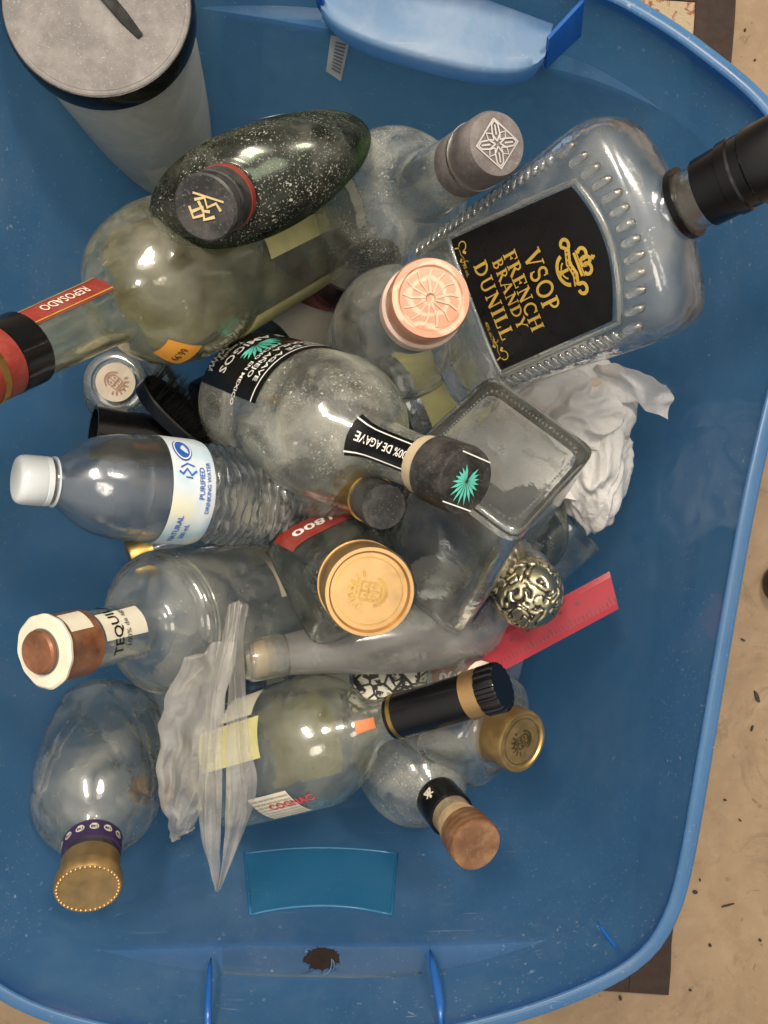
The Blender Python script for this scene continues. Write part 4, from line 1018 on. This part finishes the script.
# ---- metal ball stopper
def ball():
    ctr = px(527, 592, .315)
    b = Bottle('ball_stopper_bottle', 'dark bottle with engraved silver and gold ball stopper', px(517, 470, .13), ctr + (ctr - px(517, 470, .13)).normalized() * .024)
    b.glass([(0, .03), (0, .034), (.05, .036), (.50, .036), (.60, .030), (.67, .017), (.70, .0145), (.77, .0140)], M_dark, .003)
    b.solidpart('collar', [(.775, .0150), (.775, .0185), (.785, .0190), (.80, .0175), (.80, .0190), (.815, .0185), (.82, .012)], M_silver)
    bm = bmesh.new(); bmesh.ops.create_icosphere(bm, subdivisions=6, radius=1)
    lc = Vector((0, 0, b.L - .024)); vals = []
    for v in bm.verts:
        p = v.co.copy(); q = p * 2.3; wv = Vector((noise.noise(q + Vector((3, 1, 7))), noise.noise(q + Vector((9, 4, 2))), noise.noise(q + Vector((5, 8, 1))))) * .75
        h = noise.noise(p * 3.3 + wv * 1.5); h = max(0., min(1., (abs(h) - .055) / .10)); h = h * h * (3 - 2 * h); vals.append(h)
        v.co = lc + p * (.0225 + .0024 * h)
    me = bpy.data.meshes.new('ball_stopper'); bm.to_mesh(me); bm.free(); me.shade_smooth()
    at_ = me.attributes.new('patina', 'FLOAT', 'POINT'); at_.data.foreach_set('value', vals)
    t = NT('antiqued_metal'); an = t.n('Attribute', attribute_name='patina'); f = t.ramp(an.outputs['Fac'], .45, .85)
    p = t.n('BsdfPrincipled', i_Roughness=.3); t.link(t.mixc(f, (.02, .018, .015), (.62, .55, .36)), p.inputs['Base Color']); t.link(f, p.inputs['Metallic'])
    me.materials.append(t.surf(p.outputs[0])); o = bpy.data.objects.new('ball_stopper', me); COL.objects.link(o); o.parent = b.o
ball()

# ---- ruler
def ruler():
    A, B = px(468, 669, .268), px(614, 590, .285)
    u = (B - A).normalized(); n_ = Vector((-.10, .12, 1)); n_ = (n_ - u * n_.dot(u)).normalized(); v_ = n_.cross(u); L = (B - A).length
    m = Matrix((u, v_, n_)).transposed().to_4x4(); m.translation = A
    e = empty('ruler', 'translucent red plastic ruler pointing at the tote wall', 'ruler', m)
    t = NT('red_acrylic'); v = t.coord()
    p = t.n('BsdfPrincipled', i_Roughness=.22); p.inputs['Base Color'].default_value = (.72, .13, .17, 1)
    tr = t.n('BsdfTransparent'); tr.inputs[0].default_value = (1, .30, .36, 1); tl = t.n('BsdfTranslucent'); tl.inputs[0].default_value = (.9, .1, .14, 1)
    mm = t.surf(t.mixs(.60, t.mixs(.4, p.outputs[0], tl.outputs[0]), tr.outputs[0]))
    h = .0132; prof = [(-h, -.0003), (-h, .0003), (-h + .004, .0014), (h - .004, .0014), (h, .0003), (h, -.0003)]
    V = []; Fc = []
    xs = [0, L * .33, L * .66, L]
    for x in xs:
        for y, z in prof: V.append((x + (.004 * (y / h) if x == L else 0), y, z))
    for i in range(3):
        for k in range(6): q = i * 6 + k; r = i * 6 + (k + 1) % 6; Fc.append((q, r, r + 6, q + 6))
    Fc += [tuple(range(6)), tuple(reversed(range(18, 24)))]
    mesh('blade', V, Fc, mm, e, smooth=False)
    tick = solid('dark_red_print', (.12, .008, .015), .5)
    V, Fc = [], []
    for k in range(int(L / .0032)):
        x = .002 + k * .0032; l = .0060 if k % 5 == 0 else .0035
        V, Fc = merge((V, Fc), ([(x, -h + .0045, .0018), (x + .0008, -h + .0045, .0018), (x + .0008, -h + .0045 + l, .0018), (x, -h + .0045 + l, .0018)], [(0, 1, 2, 3)]))
    mesh('scale_marks', V, Fc, tick, e, smooth=False)
    V, Fc = [], []
    for k in range(int(L / .0135) - 1): 
        c = (.012 + k * .0135, .004, .0018); d = disc2d(.0014, 10); V, Fc = merge((V, Fc), ([(c[0] + a_, c[1] + b_, c[2]) for a_, b_ in d[0]], d[1]))
    mesh('stencil_dots', V, Fc, tick, e, smooth=False)
ruler()

# ---- crumpled tissue
def tissue():
    e = empty('crumpled_tissue', 'crumpled white paper tissue tucked beside the glass flask', 'tissue', Matrix.Translation(px(595, 440, .25)))
    t = NT('tissue_paper'); v = t.coord(); base = t.mixc(t.ramp(t.noise(v, 14, 3), .52, .70), (.74, .73, .71), (.60, .47, .33))
    d = t.n('BsdfDiffuse'); tl = t.n('BsdfTranslucent'); t.link(base, d.inputs[0]); t.link(base, tl.inputs[0]); bp = t.bump(t.noise(v, 90, 5, .6, 2.5), .8, .0015); t.link(bp, d.inputs['Normal'])
    m = t.surf(t.mixs(.35, d.outputs[0], tl.outputs[0]))
    inv = e.matrix_world.inverted()
    def sheet(name, c, U, W, nu, nv, amp, seed, curl):
        rnd = random.Random(int(seed * 10)); nu, nv = nu // 7, nv // 7; G = {}; N_ = U.cross(W).normalized()
        for i in range(nu + 1):
            for j in range(nv + 1):
                a_, b_ = i / nu - .5 + rnd.uniform(-.3, .3) / nu, j / nv - .5 + rnd.uniform(-.3, .3) / nv
                h = amp * (1.1 * noise.noise((U * a_ + W * b_) * 32 + Vector((seed, 0, 0))) + rnd.uniform(-.8, .8)) - curl * (a_ * a_ + b_ * b_) * 4
                ed = 1 + .14 * noise.noise(Vector((a_ * 6, b_ * 6, seed)))
                G[i, j] = c + (U * a_ + W * b_) * ed + N_ * h
        V, Fc = [], []
        for i in range(nu):
            for j in range(nv):
                q = [G[i, j], G[i + 1, j], G[i + 1, j + 1], G[i, j + 1]]; k = len(V); V += [inv @ p for p in q]
                Fc += [(k, k + 1, k + 2), (k, k + 2, k + 3)] if rnd.random() < .5 else [(k, k + 1, k + 3), (k + 1, k + 2, k + 3)]
        o = mesh(name, V, Fc, m, e)
        bm = bmesh.new(); bm.from_mesh(o.data); bmesh.ops.remove_doubles(bm, verts=bm.verts, dist=1e-6)
        bmesh.ops.subdivide_edges(bm, edges=bm.edges, cuts=5, use_grid_fill=True)
        for v_ in bm.verts: v_.co += Vector((noise.noise(v_.co * 120), noise.noise(v_.co * 120 + Vector((5, 5, 5))), noise.noise(v_.co * 120 + Vector((9, 2, 5))))) * .0022
        for _ in range(4): bmesh.ops.smooth_vert(bm, verts=bm.verts, factor=.5, use_axis_x=True, use_axis_y=True, use_axis_z=True)
        bm.to_mesh(o.data); bm.free(); o.data.shade_smooth()
    def wad(c, rx, ry, rz, seed, amp):
        bm = bmesh.new(); bmesh.ops.create_icosphere(bm, subdivisions=6, radius=1)
        for v_ in bm.verts:
            p = v_.co.copy(); q = p * .95 + Vector((seed, seed * .7, 0)); q += Vector((noise.noise(q * 1.3), noise.noise(q * 1.3 + Vector((3, 3, 3))), noise.noise(q * 1.3 + Vector((8, 1, 2))))) * .8
            r = 1 + amp * (1.5 * (1 - 2.4 * abs(noise.noise(q))) + .5 * (1 - 2.4 * abs(noise.noise(q * 2.1 + Vector((1, 5, 2))))) + .10 * (1 - 2.4 * abs(noise.noise(q * 4.6))) )
            v_.co = inv @ (c + Vector((p.x * rx * r, p.y * ry * r, p.z * rz * r)))
        me = bpy.data.meshes.new('wad'); bm.to_mesh(me); bm.free(); me.shade_smooth(); me.materials.append(m); o = bpy.data.objects.new('wad', me); COL.objects.link(o); o.parent = e
    wad(px(566, 410, .245), .040, .034, .034, 2.3, .17)
    wad(px(594, 462, .235), .022, .044, .030, 5.9, .17)
    sheet('fold', px(634, 386, .280), px(672, 402, .285) - px(600, 378, .275), px(634, 400, .272) - px(628, 358, .290), 44, 30, .005, 8.4, .004)
    sheet('fold', px(515, 425, .262), px(585, 450, .26) - px(440, 420, .265), px(505, 500, .255) - px(520, 375, .275), 60, 50, .007, 6.6, .004)
tissue()

# ---- thin plastic bag
def bag():
    e = empty('plastic_bag', 'thin white frosted plastic bag standing folded over the bottles', 'plastic bag', Matrix.Translation(px(215, 800, .30)))
    t = NT('frosted_film'); v = t.coord()
    d = t.n('BsdfDiffuse'); d.inputs[0].default_value = (.70, .68, .64, 1); tl = t.n('BsdfTranslucent'); tl.inputs[0].default_value = (.78, .76, .72, 1); gl = t.n('BsdfGlossy', i_Roughness=.25)
    tr = t.n('BsdfTransparent'); tr.inputs[0].default_value = (.92, .92, .9, 1)
    bp = t.bump(t.noise(v, 50, 5, .6, 2.), .6, .002); t.link(bp, d.inputs['Normal']); t.link(bp, gl.inputs['Normal'])
    body = t.mixs(.12, t.mixs(.45, d.outputs[0], tl.outputs[0]), gl.outputs[0])
    f = t.ramp(t.noise(v, 30, 3), .3, .7, .32, .66)
    m = t.surf(t.mixs(f, body, tr.outputs[0]))
    inv = e.matrix_world.inverted()
    def panel(name, left, right, amp, seed, nu=40, k=14, rag=.0):
        Lr, Rr = smooth_rows([tuple(p) for p in left], k), smooth_rows([tuple(p) for p in right], k)
        V, Fc = [], []; n = len(Lr)
        for i in range(n):
            a_, b_ = Vector(Lr[i]), Vector(Rr[i]); t_ = i / (n - 1)
            for j in range(nu + 1):
                s = j / nu; p = a_.lerp(b_, s); env = min(1, 6 * s, 6 * (1 - s)) * .8 + .2
                q = Vector((s * 2.0 + .5 * noise.noise(Vector((t_ * 3, s * 2, seed))), t_ * 2.2, seed))
                r1 = 1 - 2.2 * abs(noise.noise(q)); r2 = 1 - 2.2 * abs(noise.noise(q * 2.3 + Vector((4, 7, 1)))); r3 = noise.noise(Vector((s * 16, t_ * 14, seed)))
                d = (b_ - a_).normalized()
                p += Vector((0, 0, amp * env * (.6 * r1 + .16 * r2 + .03 * r3))) + d * (.0008 * r3 + rag * noise.noise(Vector((t_ * 11, seed, 0)))) + Vector((0, rag * 2 * noise.noise(Vector((s * 5, seed, 4))) if i in (0, n - 1) else 0, 0)); V.append(inv @ p)
        for i in range(n - 1):
            for j in range(nu): q = i * (nu + 1) + j; Fc.append((q, q + 1, q + nu + 2, q + nu + 1))
        mesh(name, V, Fc, m, e)
    panel('bag_fold', [px(229, 604, .425), px(222, 640, .41), px(208, 690, .39), px(203, 740, .375), px(198, 790, .36), px(202, 840, .345), px(217, 886, .33)],
          [px(240, 600, .428), px(234, 645, .43), px(226, 690, .42), px(223, 740, .40), px(222, 800, .375), px(221, 845, .355), px(219, 888, .332)], .009, 1.3, 26)
    panel('bag_fold', [px(240, 600, .428), px(235, 645, .43), px(229, 690, .41), px(226, 740, .39), px(226, 800, .37), px(224, 845, .352), px(219, 888, .332)],
          [px(249, 606, .42), px(244, 640, .415), px(246, 690, .40), px(250, 740, .385), px(257, 790, .365), px(240, 842, .348), px(221, 888, .33)], .009, 4.2, 26)
    panel('bag_base', [px(186, 655, .365), px(165, 700, .345), px(158, 745, .335), px(160, 790, .325), px(168, 822, .315), px(172, 838, .305)],
          [px(236, 640, .375), px(226, 700, .365), px(215, 750, .355), px(206, 790, .345), px(200, 812, .335), px(196, 826, .32)], .015, 7.7, 40, rag=.004)
bag()

# ---- lower layer, seen through gaps and through the glass
def low(label, A, B, R, mat, cap=None, name='liquor_bottle', square=2., lab=None):
    b = Bottle(name, label, A, B)
    b.glass([(0, R * .6, R * .6, square), (0, R * .9, R * .9, square), (.03, R, R, square), (.50, R, R, square), (.60, R * .9, R * .9, 2 + (square - 2) * .6), (.70, R * .5, R * .5, 2), (.76, .0155), (.96, .0145)], mat, .003)
    if cap: b.solidpart('cap', [(.88, .015), (.88, .0168), (.985, .017), (1, .016), (1, .001)], cap)
    if lab: b.label(-60, 60, .1, .45, lab, nu=18)
    return b
low('pink glass bottle deep between the dusty bottles', px(300, 262, .10), px(385, 262, .23), .042, M_pinkglass, M_black)
low('grey glass bottle lying deep under the red-labelled clear bottle', px(330, 330, .10), px(200, 400, .18), .040, M_dark, M_black, lab=M_cream)
low('clear bottle with yellow label beneath the square decanter', px(395, 400, .25), px(530, 335, .24), .034, M_clear, M_gold, square=4., lab=M_creamback)
low('bottle lying on the tote floor below the gold-capped bottle', px(280, 640, .09), px(520, 560, .10), .040, M_smoky, M_black)
low('clear bottle with cream label on the tote floor below the globe bottle', px(250, 700, .07), px(480, 700, .08), .038, M_clear, M_black, lab=M_cream)
low('clear bottle lying deep under the water bottle', px(300, 500, .14), px(130, 560, .20), .040, M_clear, M_gold, lab=M_cream)
low('clear bottle on the tote floor below the black-labelled bottle', px(250, 420, .08), px(430, 440, .10), .040, M_smoky, M_black, lab=M_cream)
low('clear rounded bottle lying deep behind the ball stopper', px(570, 520, .16), px(455, 620, .14), .036, M_smoky, M_black)
low('clear bottle lying deep under the glass flask', px(430, 290, .12), px(560, 370, .13), .042, M_clear, M_silver)
low('dark bottle deep below the green dimpled bottle', px(300, 330, .08), px(320, 240, .12), .040, M_dark, M_black)
low('clear bottle deep below the folded plastic bag', px(200, 660, .14), px(150, 800, .23), .038, M_smoky, M_wood)
